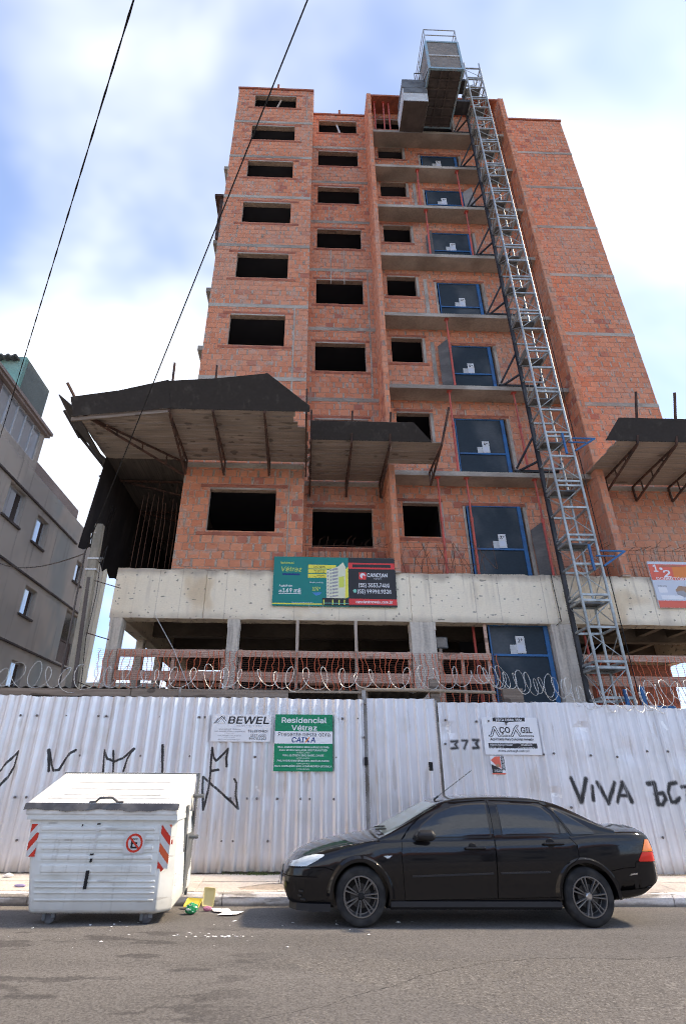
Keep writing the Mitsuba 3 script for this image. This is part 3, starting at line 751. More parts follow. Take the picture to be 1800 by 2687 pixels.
# props, gates and boards on the balconies
ordin = {3: 'lowest', 4: 'second lowest', 5: 'third lowest', 6: 'fourth lowest', 7: 'fifth lowest', 8: 'sixth lowest', 9: 'seventh lowest', 10: 'topmost'}
props = {3: [(3.55, 0), (4.36, 0), (6.28, 0), (6.52, 0)], 4: [(4.16, .03), (6.16, 0)], 5: [(4.40, 0)], 7: [(4.15, .03), (5.68, .03)], 8: [(4.0, .04), (5.62, 0)], 10: [(2.5, 0), (2.88, .02), (3.12, 0), (6.9, .0)]}
posn = {1: ['only red prop'], 2: ['left red prop', 'right red prop'], 4: ['first red prop from left', 'second red prop from left', 'third red prop from left', 'fourth red prop from left']}
for f, ps in props.items():
    for (x, dx), pn in zip(ps, posn[len(ps)]):
        k = thing('steel_prop', f'{pn} on the {ordin[f]} balcony, slim adjustable steel shore', 'steel prop', 'red steel props on the balconies')
        zt = F[f + 1] - .15; z0 = F[f] + .01; zm = z0 + 1.65; y = 12.66
        part(k, 'outer_tube', MB().tube([(x, y, z0 + .01), (x + dx * .6, y, zm)], .033, 10), 'red_steel', 60)
        part(k, 'inner_tube', MB().tube([(x + dx * .6, y, zm), (x + dx, y, zt - .01)], .024, 10), 'red_steel', 60)
        part(k, 'collar', MB().tube([(x + dx * .6, y, zm - .05), (x + dx * .6, y, zm + .06)], .044, 10), 'red_steel', 60)
        parts(k, 'end_plate', [(x - .07, x + .07, y - .07, y + .07, z0, z0 + .009), (x + dx - .07, x + dx + .07, y - .07, y + .07, zt - .01, zt - .001)], 'red_steel')
def landing_gate(y, x0, x1, z0, z1, rail, label, num, notice=True, right_w=.10):
    g = thing('landing_gate', label, 'gate', 'blue mesh gates at the hoist landings')
    part(g, 'mesh_panel', boxes([(x0 + .04, x1 - .04, y + .012, y + .02, z0 + .03, z1 - .02)]), 'mesh_dark')
    part(g, 'frame', boxes([(x0, x0 + .03, y - .02, y + .03, z0, z1), (x1 - right_w, x1, y - .02, y + .03, z0, z1), (x0 + .05, x1 - right_w, y - .010, y + .028, z1 - .022, z1), (x0 + .05, x1 - right_w, y - .018, y + .028, z0, z0 + .05)]), 'blue_steel')
    part(g, 'rail', boxes([(x0 + .05, x1 - right_w, y - .022, y + .008, rail, rail + .05)]), 'blue_steel')
    if notice:
        cx = x0 + (x1 - x0) * (.40 + .13 * random.random())
        part(g, 'notice', boxes([(cx, cx + .21, y - .004, y + .004, rail + .07, rail + .48)]), 'paper')
        part(g, 'notice', boxes([(cx - .16, cx - .005, y - .003, y + .005, rail + .055, rail + .27)]), 'cabin_white')
        t = MB(); text_at(t, num, cx + .105, rail + .33, .085, y - .0045, True, align='c'); part(g, 'lettering', t, 'ink')
        part(g, 'printed_block', boxes([(cx + .03, cx + .18, y - .0065, y - .0045, rail + .12, rail + .27)]), 'sign_pale')
for f, t in zip(fl, gate_top):
    if f == 10: continue
    n = f
    landing_gate(YB + .03 if f != 3 else YB - .05, GW[0] + (.05 if f > 4 else .02), GW[1] - .08, F[f] + .02, t - .01, F[f] + .98, f'blue framed dark mesh gate on the {ordin[f]} balcony with white notice', f'{n}°')
landing_gate(12.55, 4.36, 5.80, 2.96, 4.935, 4.20, 'lowest blue mesh gate with 2° notice, below the concrete beam', '2°')
for (f, x0, x1, mt, lab) in ((3, 6.06, 6.36, 'plywood', 'dark plywood sheet leaning beside the gate on the lowest balcony'), (5, 4.12, 4.42, 'plywood', 'dark plywood sheet leaning left of the gate on the third lowest balcony'),
                             (7, 4.16, 4.36, 'plywood', 'dark plywood strip at the gate of the fifth lowest balcony'), (8, 5.86, 6.2, 'plywood_light', 'pale grey board right of the gate on the sixth lowest balcony')):
    h = 1.75 if f != 5 else 2.2
    solo('plywood_sheet', hull([(x0, 12.95, F[f] + .01), (x1, 12.8, F[f] + .01), (x0, 13.0, F[f] + h - .2), (x1, 12.86, F[f] + h), (x0, 12.97, F[f] + .01), (x1, 12.82, F[f] + .01), (x0, 13.02, F[f] + h - .2), (x1, 12.88, F[f] + h)]), mt, lab, 'plywood sheet')

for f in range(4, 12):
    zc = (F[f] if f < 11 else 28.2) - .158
    parts(bld, 'room_ceiling', [(XL + .16, XM - .16, YT + .165, 16.99, zc, zc + .01), (XM + .01, XF1 - .01, YMID + .165, 16.99, zc, zc + .01), (XF1 + .13, XF2 - .01, YB + .165, 16.99, zc, zc + .01)], 'room_dark')  # dark sheets added under the slabs so the openings look deep in shade
# starter bars along the beam
for (x0, x1, y, n, lab) in ((-.05, 2.0, 12.62, 13, 'rusty vertical rebar row on the beam left of the brick fin'), (2.5, 4.3, 12.60, 11, 'bent rusty rebar tangle on the beam below the small balcony window'), (6.6, 11.4, 12.6, 26, 'rusty rebar row on the beam behind the hoist mast'), (-4.5, -3.5, 12.8, 8, 'rusty rebar bars standing in the dark left of the brick tower')):
    k = thing('rebar_row', lab, 'rebar'); r = np.random.default_rng(int(x0 * 10) + 90)
    for i in range(n):
        x = x0 + (x1 - x0) * i / (n - 1) + r.uniform(-.03, .03); h = r.uniform(.85, 1.05) * (1.0 if x0 > -3 else 2.4)
        q = [(x, y, 6.1), (x + r.uniform(-.03, .03), y, 6.1 + h * .7), (x + r.uniform(-.04, .06), y - .02, 6.1 + h)]
        if x0 > -3: q += [(x + r.uniform(.05, .2), y - .2, 6.1 + h + .03)]
        if 2.4 < x0 < 3: q = [(x, y, 6.1), (x + r.uniform(-.2, .2), y - r.uniform(0, .2), 6.6), (x + r.uniform(-.3, .5), y - r.uniform(0, .3), 6.1 + h), (x + r.uniform(0, .8), y - r.uniform(.1, .3), 6.3)]
        part(k, 'bar', MB().tube(q, .007, 4), 'rebar_steel')
    if x0 > -3:
        for zz in (6.5, 6.95): part(k, 'cross_bar', MB().tube([(x0 - .05, y - .01, zz), ((x0 + x1) / 2, y - .012, zz + .02), (x1 + .05, y - .01, zz)], .006, 4), 'rebar_steel')

# guard boards and safety netting in the open bays
for (x0, x1, lab) in ((-4.3, -1.86, 'pinkish guard boards in the left open bay below the beam'), (-1.56, 2.44, 'pinkish guard boards across the wide open bay below the billboard'), (3.06, 4.3, 'pinkish guard boards left of the lowest blue gate'), (6.46, 10.6, 'pinkish guard boards behind the foot of the hoist mast')):
    k = thing('guard_rail', lab, 'guard rail')
    for z0, z1 in ((4.06, 4.23), (3.53, 3.75)):
        part(k, 'board', boxes([(x0, x1, 12.40, 12.43, z0 + random.uniform(-.02, .02), z1)]), 'wood_pink')
    xs = [x0 + .04] + ([(x0 + x1) / 2 - .05] if x1 - x0 < 3 else []) + [x1 - .05]
    if x0 == -1.56: xs = [-1.5, -.21, 1.16, 2.4]
    if x0 == -4.3: xs = [-4.28, -3.03, -1.9]
    for i, x in enumerate(xs):
        tall = x0 == -1.56 and 0 < i < 3
        part(k, 'upright', boxes([(x - .035, x + .035, 12.445 if not tall else 12.36, 12.49 if not tall else 12.398, 2.95, 4.94 if tall or (x0 == 3.06 and i == len(xs) - 1) else 4.25)]), 'wood_post' if tall else 'wood_pink')
for (x0, x1, lab) in ((-4.72, 4.42, 'long orange plastic safety netting hung across the open bays'), (6.5, 9.0, 'orange safety netting behind the hoist mast')):
    k = thing('safety_net', lab, 'safety netting'); r = np.random.default_rng(5)
    hs, vs = MB(), MB(); xs = np.arange(x0, x1, .12)
    for z in np.arange(3.1, 4.2, .042):
        hs.tube([(x, 12.335 + .012 * math.sin(x * 5 + z), z + .014 * math.sin(x * 3.1 + 4 * z) + .006 * math.sin(x * 17)) for x in xs], .0028, 3)
    for x in np.arange(x0 + .05, x1, .135):
        zz = np.arange(3.06, 4.22, .075); j = r.uniform(-.03, .03)
        vs.tube([(x + j + .022 * math.sin(z * 9 + x * 4) + .012 * r.normal(), 12.328, z) for z in zz], .0075, 4)
    part(k, 'thread', hs, 'net_thread', kind='stuff'); part(k, 'band', vs, 'net_orange', kind='stuff')
for (x0, x1, y, n, lab) in ((-.2, .95, 13.0, 6, 'stack of timber boards behind the netting, left of the middle post'), (1.2, 2.35, 13.0, 6, 'stack of timber boards behind the netting, right of the tall post'), (-3.4, -2.0, 13.4, 4, 'loose red brown boards behind the netting in the left bay')):
    k = thing('board_stack', lab, 'board stack')
    for i in range(n):
        part(k, 'board', boxes([(x0 + RNG.uniform(-.1, .1), x1 + RNG.uniform(-.15, .15), y, y + .5, 2.96 + i * .15 + (.3 if n < 5 else 0), 2.96 + i * .15 + .09 + (.3 if n < 5 else 0))]), 'wood_stack')
        if i < n - 1: parts(k, 'spacer', [(x0 + .15, x0 + .25, y, y + .45, 3.051 + i * .15 + (.3 if n < 5 else 0), 3.109 + i * .15 + (.3 if n < 5 else 0)), (x1 - .3, x1 - .2, y, y + .45, 3.051 + i * .15 + (.3 if n < 5 else 0), 3.109 + i * .15 + (.3 if n < 5 else 0))], 'wood_stack')
k = thing('lamp_board', 'small grey floodlight on a post in the bay left of the lowest gate', 'floodlight')
part(k, 'head', rounded(3.12, 3.42, 12.8, 12.9, 4.42, 4.7, .02), 'grey_steel'); part(k, 'post', boxes([(3.2, 3.27, 12.83, 12.88, 2.95, 4.42)]), 'wood_post'); part(k, 'lens', boxes([(3.15, 3.39, 12.79, 12.799, 4.45, 4.67)]), 'plywood_light')
solo('steel_prop', MB().tube([(4.13, 12.9, 2.96), (4.1, 12.9, 5.7)], .033, 10), 'red_steel', 'red steel prop in the open bay left of the lowest blue gate', 'steel prop', 60, 'red steel props on the balconies')
solo('steel_prop', MB().tube([(6.95, 13.0, 2.96), (6.9, 13.0, 5.7)], .033, 10), 'red_steel', 'red steel prop standing behind the foot of the hoist mast', 'steel prop', 60, 'red steel props on the balconies')
solo('site_rope', MB().tube([(-3.55, 12.33, 5.0), (-3.0, 12.25, 4.2), (-2.5, 12.1, 3.3), (-2.3, 12.0, 3.1)], .008, 5), 'wire_steel', 'thin pale rope slanting down across the left open bay', 'rope')
solo('site_cable', MB().tube([(6.05, 12.34, 6.2), (6.06, 12.335, 5.6), (6.08, 12.335, 5.0), (5.95, 12.35, 4.9)], .009, 5), 'ink', 'thin dark cable hanging over the beam left of the mast', 'cable')
# ------------------------------------------------------------------ protective canopies
mat('fill_black', grime((.035, .032, .033), (.06, .052, .05), 3, 3, .6), .9, spec=.1)  # near-black for the added sheets that stand in for deck shade
def plank_rows(k, x0, x1, yi, yo, zf, mat_, n=9, jag=0):
    r = np.random.default_rng(int(abs(x0) * 100) + n)
    for i in range(n):
        a, b = yi + (yo - yi) * i / n, yi + (yo - yi) * (i + 1) / n
        xs = np.linspace(x0 - r.uniform(-.02, .05) + 0, x1 + r.uniform(-.03, .05) - (jag * r.uniform(.2, 1) if i > n - 4 else 0), 2)
        m = MB(); t = .022; dz = r.uniform(-.004, .004)
        (xa, xb) = xs
        v = [(x, y, zf(x, y) + dz + o) for x in (xa, xb) for y in (max(a, b) - .008, min(a, b) + .008) for o in (0, t)]
        m.add(v, BOXF); part(k, 'plank', m, mat_)


def bracket(k, top, out, inn, foot, w=.045):
    """lattice arm: out = deck end, inn = wall end of the upper chord, foot = wall end of the lower chord, top = tip of the upturned post"""
    m = MB(); top, out, inn, foot = map(np.array, (top, out, inn, foot))
    d = [0, 0, -.05]
    m.bar(out + d, inn + d, w); m.bar(out + d, foot, w); m.bar(inn + d, foot, w); m.bar(top, out + d, w)
    for t in (.3, .55, .8):
        m.bar(out + d + (inn - out) * t, out + d + (foot - out - d) * t, w * .6)
    part(k, 'bracket', m, 'rust_steel')


can = thing('canopy', 'dark timber safety canopy wrapping the left corner above the lowest brick storey', 'canopy')
zl = lambda x, y: 9.3 - .13 * np.clip((-3.3 - x) / 2.2, 0, 1) * np.clip((12.3 - y) / 2.2, 0, 1)
plank_rows(can, -3.35, -.06, 12.34, 10.1, zl, 'wood_deck', 11, jag=.45)
plank_rows(can, -5.45, -3.30, 12.34, 10.1, zl, 'wood_deck', 8)
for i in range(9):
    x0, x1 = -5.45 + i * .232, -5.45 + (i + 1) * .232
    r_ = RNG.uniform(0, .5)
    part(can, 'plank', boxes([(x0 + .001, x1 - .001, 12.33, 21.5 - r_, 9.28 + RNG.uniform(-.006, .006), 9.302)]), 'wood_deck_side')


def upturned(k, pts_low, pts_high, seed=0):
    m = MB(); n = len(pts_low); lo, hi = np.array(pts_low, float), np.array(pts_high, float)
    nrm = np.cross(hi[0] - lo[0], lo[-1] - lo[0]); nrm = nrm / np.linalg.norm(nrm) * .012
    v = np.vstack([lo - nrm, hi - nrm, lo + nrm, hi + nrm]); f = []
    for i in range(n - 1):
        a, b, c, d = i, i + 1, n + i + 1, n + i
        f += [(a, b, c), (a, c, d), (a + 2 * n, c + 2 * n, b + 2 * n), (a + 2 * n, d + 2 * n, c + 2 * n), (d, c, c + 2 * n), (d, c + 2 * n, d + 2 * n), (a, b + 2 * n, b), (a, a + 2 * n, b + 2 * n)]
    f += [(0, n, 3 * n), (0, 3 * n, 2 * n), (n - 1, 4 * n - 1, 2 * n - 1), (n - 1, 3 * n - 1, 4 * n - 1)]
    part(k, 'upturned_board', m.add(v, f), 'wood_dark')


def tip(x, t): return (x, 10.1 - t, 9.31 + t)
upturned(can, [(x, 10.1, 9.30) for x in (-3.3, -2.2, -1.0, -.02)], [tip(-3.3, .44), tip(-2.2, .5), tip(-1.0, .6), (-.02, 10.0, 9.40)])
upturned(can, [(x, 10.08, 9.0 + .3 * (x + 5.45) / 2.15) for x in (-5.45, -4.4, -3.27)], [(-5.45, 9.78, 9.32), (-4.4, 9.76, 9.52), (-3.27, 9.64, 9.77)])
zs_ = [(-5.46, y, 9.18 + .06 * math.sin(y * 2)) for y in (10.1, 11.2, 12.0)]
upturned(can, zs_, [(-5.86, 10.0, 9.55), (-6.0, 11.1, 9.6), (-6.02, 11.8, 9.62)])
upturned(can, [(-5.46, y, 9.24) for y in (12.3, 13.5, 14.6)], [(-6.05, 12.35, 9.75), (-5.98, 13.4, 9.62), (-5.95, 14.4, 9.7)])
upturned(can, [(-5.46, y, 9.24) for y in (15.2, 17.5, 21.3)], [(-5.92, 15.0, 9.7), (-6.02, 17.4, 9.74), (-5.95, 21.3, 9.66)])
for x, zt in ((-3.3, 10.55), (-2.28, 10.5), (-1.08, 10.3), (-.1, 9.85)):
    bracket(can, (x, 9.95, zt), (x, 10.12, 9.29), (x, 12.28, 9.29), (x, 12.28, 8.82))
bracket(can, (-5.6, 9.75, 9.7), (-5.3, 10.25, 9.22), (XL - .02, 12.36, 9.27), (XL - .02, 12.4, 8.86))
for y in (13.4, 15.4, 17.6, 19.8):
    bracket(can, (-5.8, y, 9.6), (-5.4, y, 9.25), (XL - .01, y, 9.25), (XL - .01, y, 8.7))
for a, b in (((-6.05, 11.6, 9.6), (-5.6, 12.4, 9.15)), ((-5.95, 13.2, 9.25), (-5.5, 14.1, 9.0)), ((-6.2, 11.0, 9.85), (-6.0, 11.7, 9.5))):
    part(can, 'broken_batten', MB().bar(a, b, .07, .03), 'wood_dark')
part(can, 'edge_beam', MB().bar((-5.5, 10.14, 8.95), (-3.3, 10.14, 9.26), .04, .1), 'wood_grey')
part(can, 'hanging_board', hull([(-5.5, 20.6, 9.2), (-5.5, 21.4, 9.2), (-6.9, 20.9, 8.6), (-5.5, 20.6, 8.0), (-5.5, 21.0, 8.0), (-5.6, 21.4, 7.4)]), 'wood_dark')
ys_n = np.linspace(12.25, 20.6, 34); jr = np.random.default_rng(3).uniform(-.16, .16, 34)
nv = [((-5.62 if k_ == 0 else -5.455) + o + .05 * math.sin(y * 3) * (k_ == 0), y, (6.78 + j if k_ == 0 else 9.29)) for o in (0, .012) for k_ in (0, 1) for y, j in zip(ys_n, jr)]
nq = [(i, i + 1, 34 + i + 1, 34 + i) for i in range(33)] + [(68 + i + 1, 68 + i, 102 + i, 102 + i + 1) for i in range(33)]
nq = np.array(nq); part(can, 'hanging_net', MB().add(nv, np.vstack([nq[:, :3], nq[:, [0, 2, 3]]])), 'fill_black')  # added dark sheet standing in for the shaded underside of the side deck
part(can, 'rear_net', boxes([(-5.58, -3.37, 20.62, 20.65, 6.0, 9.2)]), 'fill_black')  # second added sheet, closing that dark area at the rear

can2 = thing('canopy', 'timber safety canopy on rusty brackets in front of the recessed middle bay', 'canopy')
zm = lambda x, y: 9.27 + 0 * x
plank_rows(can2, .0, 2.1, 13.24, 11.2, zm, 'wood_deck', 10)
plank_rows(can2, 2.11, 3.32, 12.26, 11.2, zm, 'wood_deck', 5)
upturned(can2, [(x, 11.2, 9.28) for x in (.0, 1.0, 2.0, 3.1)], [(x, 10.86, 9.62) for x in (.03, 1.0, 2.0, 2.6)])
for x, yi, zt in ((.02, 13.24, 9.9), (1.05, 13.24, 9.9), (2.02, 13.24, 9.9)):
    bracket(can2, (x, 10.8, zt), (x, 11.2, 9.25), (x, yi, 9.25), (x, yi, 8.75))
bracket(can2, (3.5, 10.75, 10.05), (3.34, 11.2, 9.25), (3.3, 12.5, 9.2), (3.3, 12.5, 8.75))
can3 = thing('canopy', 'timber safety canopy at the right edge beside the hoist mast', 'canopy')
plank_rows(can3, 7.75, 12.5, 13.14, 10.95, zm, 'wood_deck', 9, jag=.3)
upturned(can3, [(x, 10.95, 9.28) for x in (7.45, 9.0, 12.5)], [(x, 10.6, 9.74) for x in (7.72, 9.0, 12.5)])
for x in (8.35, 9.35, 10.4, 11.5):
    bracket(can3, (x - .1, 10.45, 10.45), (x - .1, 10.95, 9.25), (x, 13.14, 9.25), (x, 13.14, 8.75))

# ------------------------------------------------------------------ construction hoist
MX0, MX1, MY0, MY1 = 6.22, 6.86, 11.45, 12.08
mast = thing('hoist_mast', 'tall galvanized lattice mast of the construction hoist with one black leg', 'hoist mast')
MT = 28.9
for (x, y, m_, r_) in ((MX0, MY0, 'galvanized', .034), (MX1, MY0, 'galvanized', .034), (MX1 - .03, MY1, 'galvanized', .03)):
    part(mast, 'leg', MB().tube([(x, y, .1), (x, y, MT)], r_, 10), m_, 60)
part(mast, 'leg', boxes([(MX0 - .045, MX0 + .045, MY1 - .045, MY1 + .045, .1, MT - 1.2)]), 'black_steel', label='black square rear leg of the mast')
z, i = 2.4, 0
while z < MT - .1:
    for o in ((0, -.13) if i % 2 == 0 else (0,)):
        m = MB()
        for p, q in (((MX0, MY0), (MX1, MY0)), ((MX0, MY1), (MX1, MY1)), ((MX0, MY0), (MX0, MY1)), ((MX1, MY0), (MX1, MY1))):
            m.bar((*p, z + o), (*q, z + o), .045, .05)
        part(mast, 'ring_frame', m, 'galvanized')
    if i % 2 == 0:
        part(mast, 'joint_plate', boxes([(MX0 - .02, MX1 + .02, MY1 - .28, MY1 + .03, z - .1, z - .06)]), 'grey_steel')
    if z + .75 < MT:
        a, b = (MX0, MX1) if i % 2 else (MX1, MX0)
        part(mast, 'diagonal', MB().tube([(a, MY0, z + .06), (b, MY0, z + .6)], .011, 5).tube([(a, MY1, z + .6), (b, MY1, z + .06)], .011, 5).tube([(MX0, MY0 if i % 2 else MY1, z + .06), (MX0, MY1 if i % 2 else MY0, z + .6)], .011, 5).tube([(MX1, MY0 if i % 2 else MY1, z + .06), (MX1, MY1 if i % 2 else MY0, z + .6)], .011, 5), 'galvanized')
    z += .745; i += 1
for f in range(4, 11):
    zt = F[f] + .06
    k = part(mast, 'wall_tie', MB().bar((5.75, 12.6, zt), (6.6, 12.6, zt), .1, .07).bar((6.22, 12.05, zt + .03), (5.85, 12.62, zt + .03), .05).bar((6.84, 12.05, zt + .03), (6.95, 12.62, zt + .03), .05).bar((6.2, 12.1, zt + .85), (5.8, 12.6, zt + .1), .045).bar((5.74, 12.62, zt + .035), (7.0, 12.62, zt + .035), .06), 'black_steel')
for z in (6.2, 9.4):
    m = MB().bar((MX1 + .03, MY0 - .04, z + .25), (MX1 + .62, MY0 - .04, z + .25), .035).bar((MX1 + .62, MY0 - .04, z + .25), (MX1 + .05, MY0 - .02, z - .12), .045).bar((MX1 - .22, MY0 - .05, z - .25), (MX1 - .22, MY0 - .05, z + .4), .05, .04).bar((MX1 - .1, MY0 - .04, z + .12), (MX1 + .35, MY0 - .04, z + .12), .03)
    part(mast, 'cable_guide', m, 'blue_steel')
part(mast, 'cable', MB().tube([(MX1 + .3, MY0 + .3, zz) for zz in np.linspace(.2, 26, 30)], .011, 5), 'ink')
part(mast, 'base_frame', boxes([(6.5, 7.6, 11.3, 11.38, 2.9, 2.98), (6.95, 7.03, 11.3, 11.37, 2.98, 3.35), (6.6, 6.66, 11.3, 11.36, 2.98, 3.3)]), 'blue_steel')

cage = thing('hoist_cage', 'hoist cage parked at the top of the mast with mesh front and dark ribbed underside', 'hoist cage')
CX0, CX1, CY0, CY1, CZ0, CZ1 = 4.28, 5.56, 10.40, 12.42, 25.85, 27.95
part(cage, 'floor', boxes([(CX0 + .02, CX1 - .02, CY0 + .02, CY1, CZ0 + .03, CZ0 + .07)]), 'cage_floor')
for y in np.linspace(CY0 + .3, CY1 - .1, 6): part(cage, 'floor_rib', boxes([(CX0 + .03, CX1 - .03, y, y + .05, CZ0 - .03, CZ0 + .028)]), 'cage_floor')
for x in (CX0 + .45, CX1 - .5): part(cage, 'floor_rib', boxes([(x, x + .05, CY0 + .05, CY1 - .02, CZ0 - .025, CZ0 + .027)]), 'cage_floor')
fr = MB()
for x in (CX0, CX1): 
    for y in (CY0, CY1): fr.box(x - .04, x + .04, y - .04, y + .04, CZ0, CZ1)
for z in (CZ0, CZ1 - .07):
    for y in (CY0, CY1): fr.box(CX0 + .041, CX1 - .041, y - .035, y + .035, z, z + .1)
    for x in (CX0, CX1): fr.box(x - .035, x + .035, CY0 + .041, CY1 - .041, z, z + .1)
part(cage, 'frame', fr, 'cage_blue')
part(cage, 'front_mesh', boxes([(CX0 + .05, CX1 - .05, CY0 - .01, CY0 + .0, CZ0 + .11, CZ1 - .08)]), 'cage_mesh')
part(cage, 'front_rail', boxes([(CX0 + .042, CX1 - .042, CY0 - .04, CY0 - .011, CZ0 + .95, CZ0 + 1.02)]), 'cabin_white')
part(cage, 'side_mesh', boxes([(CX0 - .01, CX0 + .0, CY0 + .05, CY1 - .05, CZ0 + .11, CZ1 - .08)]), 'cage_mesh')
part(cage, 'side_mesh', boxes([(CX1 + .0, CX1 + .01, CY0 + .05, CY1 - .05, CZ0 + .11, CZ1 - .08)]), 'cage_mesh')
part(cage, 'side_strut', MB().bar((CX0 - .03, CY0, CZ0 + .1), (CX0 - .03, CY1, CZ1 - .1), .05).bar((CX0 - .03, (CY0 + CY1) / 2, CZ0 + .05), (CX0 - .03, (CY0 + CY1) / 2, CZ1), .06), 'cabin_white')
part(cage, 'roof', boxes([(CX0 + .02, CX1 - .02, CY0 + .02, CY1 - .02, CZ1 + .031, CZ1 + .06)]), 'cage_mesh')
gr = MB()
for (p, q) in (((CX0, CY0), (CX1, CY0)), ((CX0, CY0), (CX0, CY1)), ((CX1, CY0), (CX1, CY1)), ((CX0, CY1), (CX1, CY1))):
    for z in (CZ1 + .55, CZ1 + 1.0): gr.bar((*p, z), (*q, z), .028)
for x in (CX0, CX1):
    for y in (CY0, (CY0 + CY1) / 2, CY1): gr.bar((x, y, CZ1), (x, y, CZ1 + 1.0), .028)
part(cage, 'guard_rail', gr, 'galvanized')
cab = part(cage, 'operator_cabin', boxes([(3.32, 4.28, 11.0, 12.1, 24.85, 25.75)]), 'cabin_white', label='white and grey operator cabin box hung on the side of the cage')
part(cab, 'window_band', boxes([(3.36, 4.26, 10.985, 10.999, 25.4, 25.74)]), 'grey_steel')
part(cab, 'underside', boxes([(3.33, 4.27, 11.01, 12.09, 24.82, 24.849)]), 'cage_floor')
part(cab, 'roof', boxes([(3.3, 4.3, 10.98, 12.12, 25.751, 25.8)]), 'grey_steel')
part(cab, 'upper_box', boxes([(3.36, 4.26, 11.05, 12.05, 25.801, 26.5)]), 'grey_steel')
part(cab, 'rail', MB().bar((3.9, 11.1, 26.5), (3.9, 11.1, 27.1), .03).bar((4.2, 11.1, 26.5), (4.2, 11.1, 27.1), .03).bar((3.9, 11.1, 27.1), (4.2, 11.1, 27.1), .03), 'galvanized')
part(cage, 'mast_carriage', boxes([(CX1 + .05, MX0 - .05, 11.5, 12.0, 26.0, 26.12), (CX1 + .05, MX0 - .05, 11.5, 12.0, 27.6, 27.72)]), 'black_steel')

# ------------------------------------------------------------------ billboards and signs
flatc = lambda n, c, r=.5: mat(n, c, r, spec=.3)
flatc('sign_teal', (.015, .22, .20)); flatc('sign_yellow', (.80, .74, .10)); flatc('sign_black', (.03, .03, .034)); flatc('sign_red', (.70, .06, .06)); flatc('sign_white', (.80, .81, .84))
flatc('sign_cream', (.72, .74, .55)); flatc('sign_lime', (.62, .70, .12)); flatc('sign_green', (.012, .24, .115)); flatc('sign_navy', (.015, .045, .20)); flatc('sign_orange', (.75, .24, .06)); flatc('sign_coral', (.72, .15, .10))
flatc('sign_sky', (.07, .25, .55)); flatc('sign_mint', (.22, .60, .48)); flatc('sign_grey', (.35, .35, .37)); flatc('sign_pale', (.60, .64, .72)); flatc('sign_tan', (.40, .25, .16))


class Sign:
    """a flat board; print on it is placed in fractions of width and height from its top left"""
    def __init__(s, name, label, cat, x0, x1, z0, z1, y, mat_, thick=.02):
        s.x0, s.w, s.z1, s.h, s.y = x0, x1 - x0, z1, z1 - z0, y
        s.k = thing(name, label, cat); s.lv = 0
        part(s.k, 'board', boxes([(x0, x1, y, y + thick, z0, z1)]), mat_)

    def P(s, u, v): return s.x0 + u * s.w, s.z1 - v * s.h

    def rect(s, name, m, u0, v0, u1, v1, lv=1):
        a, b = s.P(u0, v0), s.P(u1, v1)
        part(s.k, name, boxes([(a[0], b[0], s.y - .0015 * lv, s.y + .0005, b[1], a[1])]), m)

    def poly(s, name, m, pts, lv=1):
        g = sg.Polygon([s.P(*p) for p in pts]).buffer(0)
        part(s.k, name, MB().poly(g, .0015 * lv, facing(s.y + .0003)), m)

    def shape(s, name, m, g, lv=1):
        g = sa.translate(sa.scale(g, s.w, -s.h, origin=(0, 0)), s.x0, s.z1)
        part(s.k, name, MB().poly(g, .0015 * lv, facing(s.y + .0003)), m)

    def text(s, m, rows, name='lettering', lv=1):
        for (txt, u, v, h, wd, al, bold, *sl) in rows:
            x, z = s.P(u, v); t = MB()
            text_at(t, txt, x, z, h * s.h, s.y - .0015 * lv + .0006, bold, wd * s.w if wd else None, al, *sl)
            part(s.k, name, t, m)


b = Sign('billboard', 'teal and yellow sales billboard with building picture and black phone panel on the beam', 'billboard', -.83, 2.16, 5.27, 6.52, 12.30, 'sign_teal', .035)
# picture fractions from the photograph of the board (1395 x 545 units)
U = lambda x, y: ((x - 85) / 1400, (y - 110) / 550)
b.rect('panel', 'sign_black', *U(942, 112), *U(1485, 660), 1)
b.rect('stripe', 'sign_red', *U(942, 170), *U(1478, 240), 2); b.rect('stripe', 'sign_red', *U(942, 575), *U(1484, 640), 2)
b.rect('stripe', 'sign_black', *U(990, 188), *U(1432, 222), 3)
b.rect('stripe', 'sign_yellow', *U(85, 632), *U(650, 645), 1)
for (y0, y1) in ((200, 243), (252, 295), (305, 350)): b.rect('info_box', 'sign_yellow', *U(480, y0), *U(800 if y0 < 220 else 700, y1), 1)
b.poly('picture', 'sign_yellow', [U(905, 250), U(940, 215), U(940, 560), U(895, 575)], 1)
b.poly('picture', 'sign_cream', [U(690, 265), U(825, 215), U(880, 165), U(912, 225), U(900, 580), U(690, 580)], 2)
b.poly('picture', 'sign_lime', [U(832, 335), U(893, 325), U(893, 450), U(832, 455)], 3)
for i in range(9):
    y = 245 + i * 37
    b.poly('picture', 'sign_grey', [U(755, y), U(822, y - 14 + i * 1.2), U(822, y + 8), U(755, y + 22)], 4)
    b.poly('picture', 'sign_grey', [U(730, y + 8), U(748, y + 4), U(748, y + 22), U(730, y + 26)], 4)
    b.poly('picture', 'sign_grey', [U(697, y + 40), U(716, y + 34), U(716, y + 50), U(697, y + 56)], 4)
b.rect('picture', 'sign_black', *U(645, 572), *U(942, 652), 5)
for x in (655, 755, 825, 885): b.rect('picture', 'sign_lime', *U(x, 590), *U(x + 14, 645), 6)
b.rect('picture', 'sign_mint', *U(660, 625), *U(942, 630), 7)
b.shape('emblem', 'sign_white', sa.translate(sa.scale(sg.Point(0, 0).buffer(1).difference(sg.Point(0, 0).buffer(.955)).difference(sg.box(-2, -2, 2, -.25)), 80 / 1400, 80 / 550), *U(578, 482)), 1)
b.poly('emblem', 'sign_sky', [U(530, 515), U(640, 508), U(610, 540), U(575, 548)], 1)
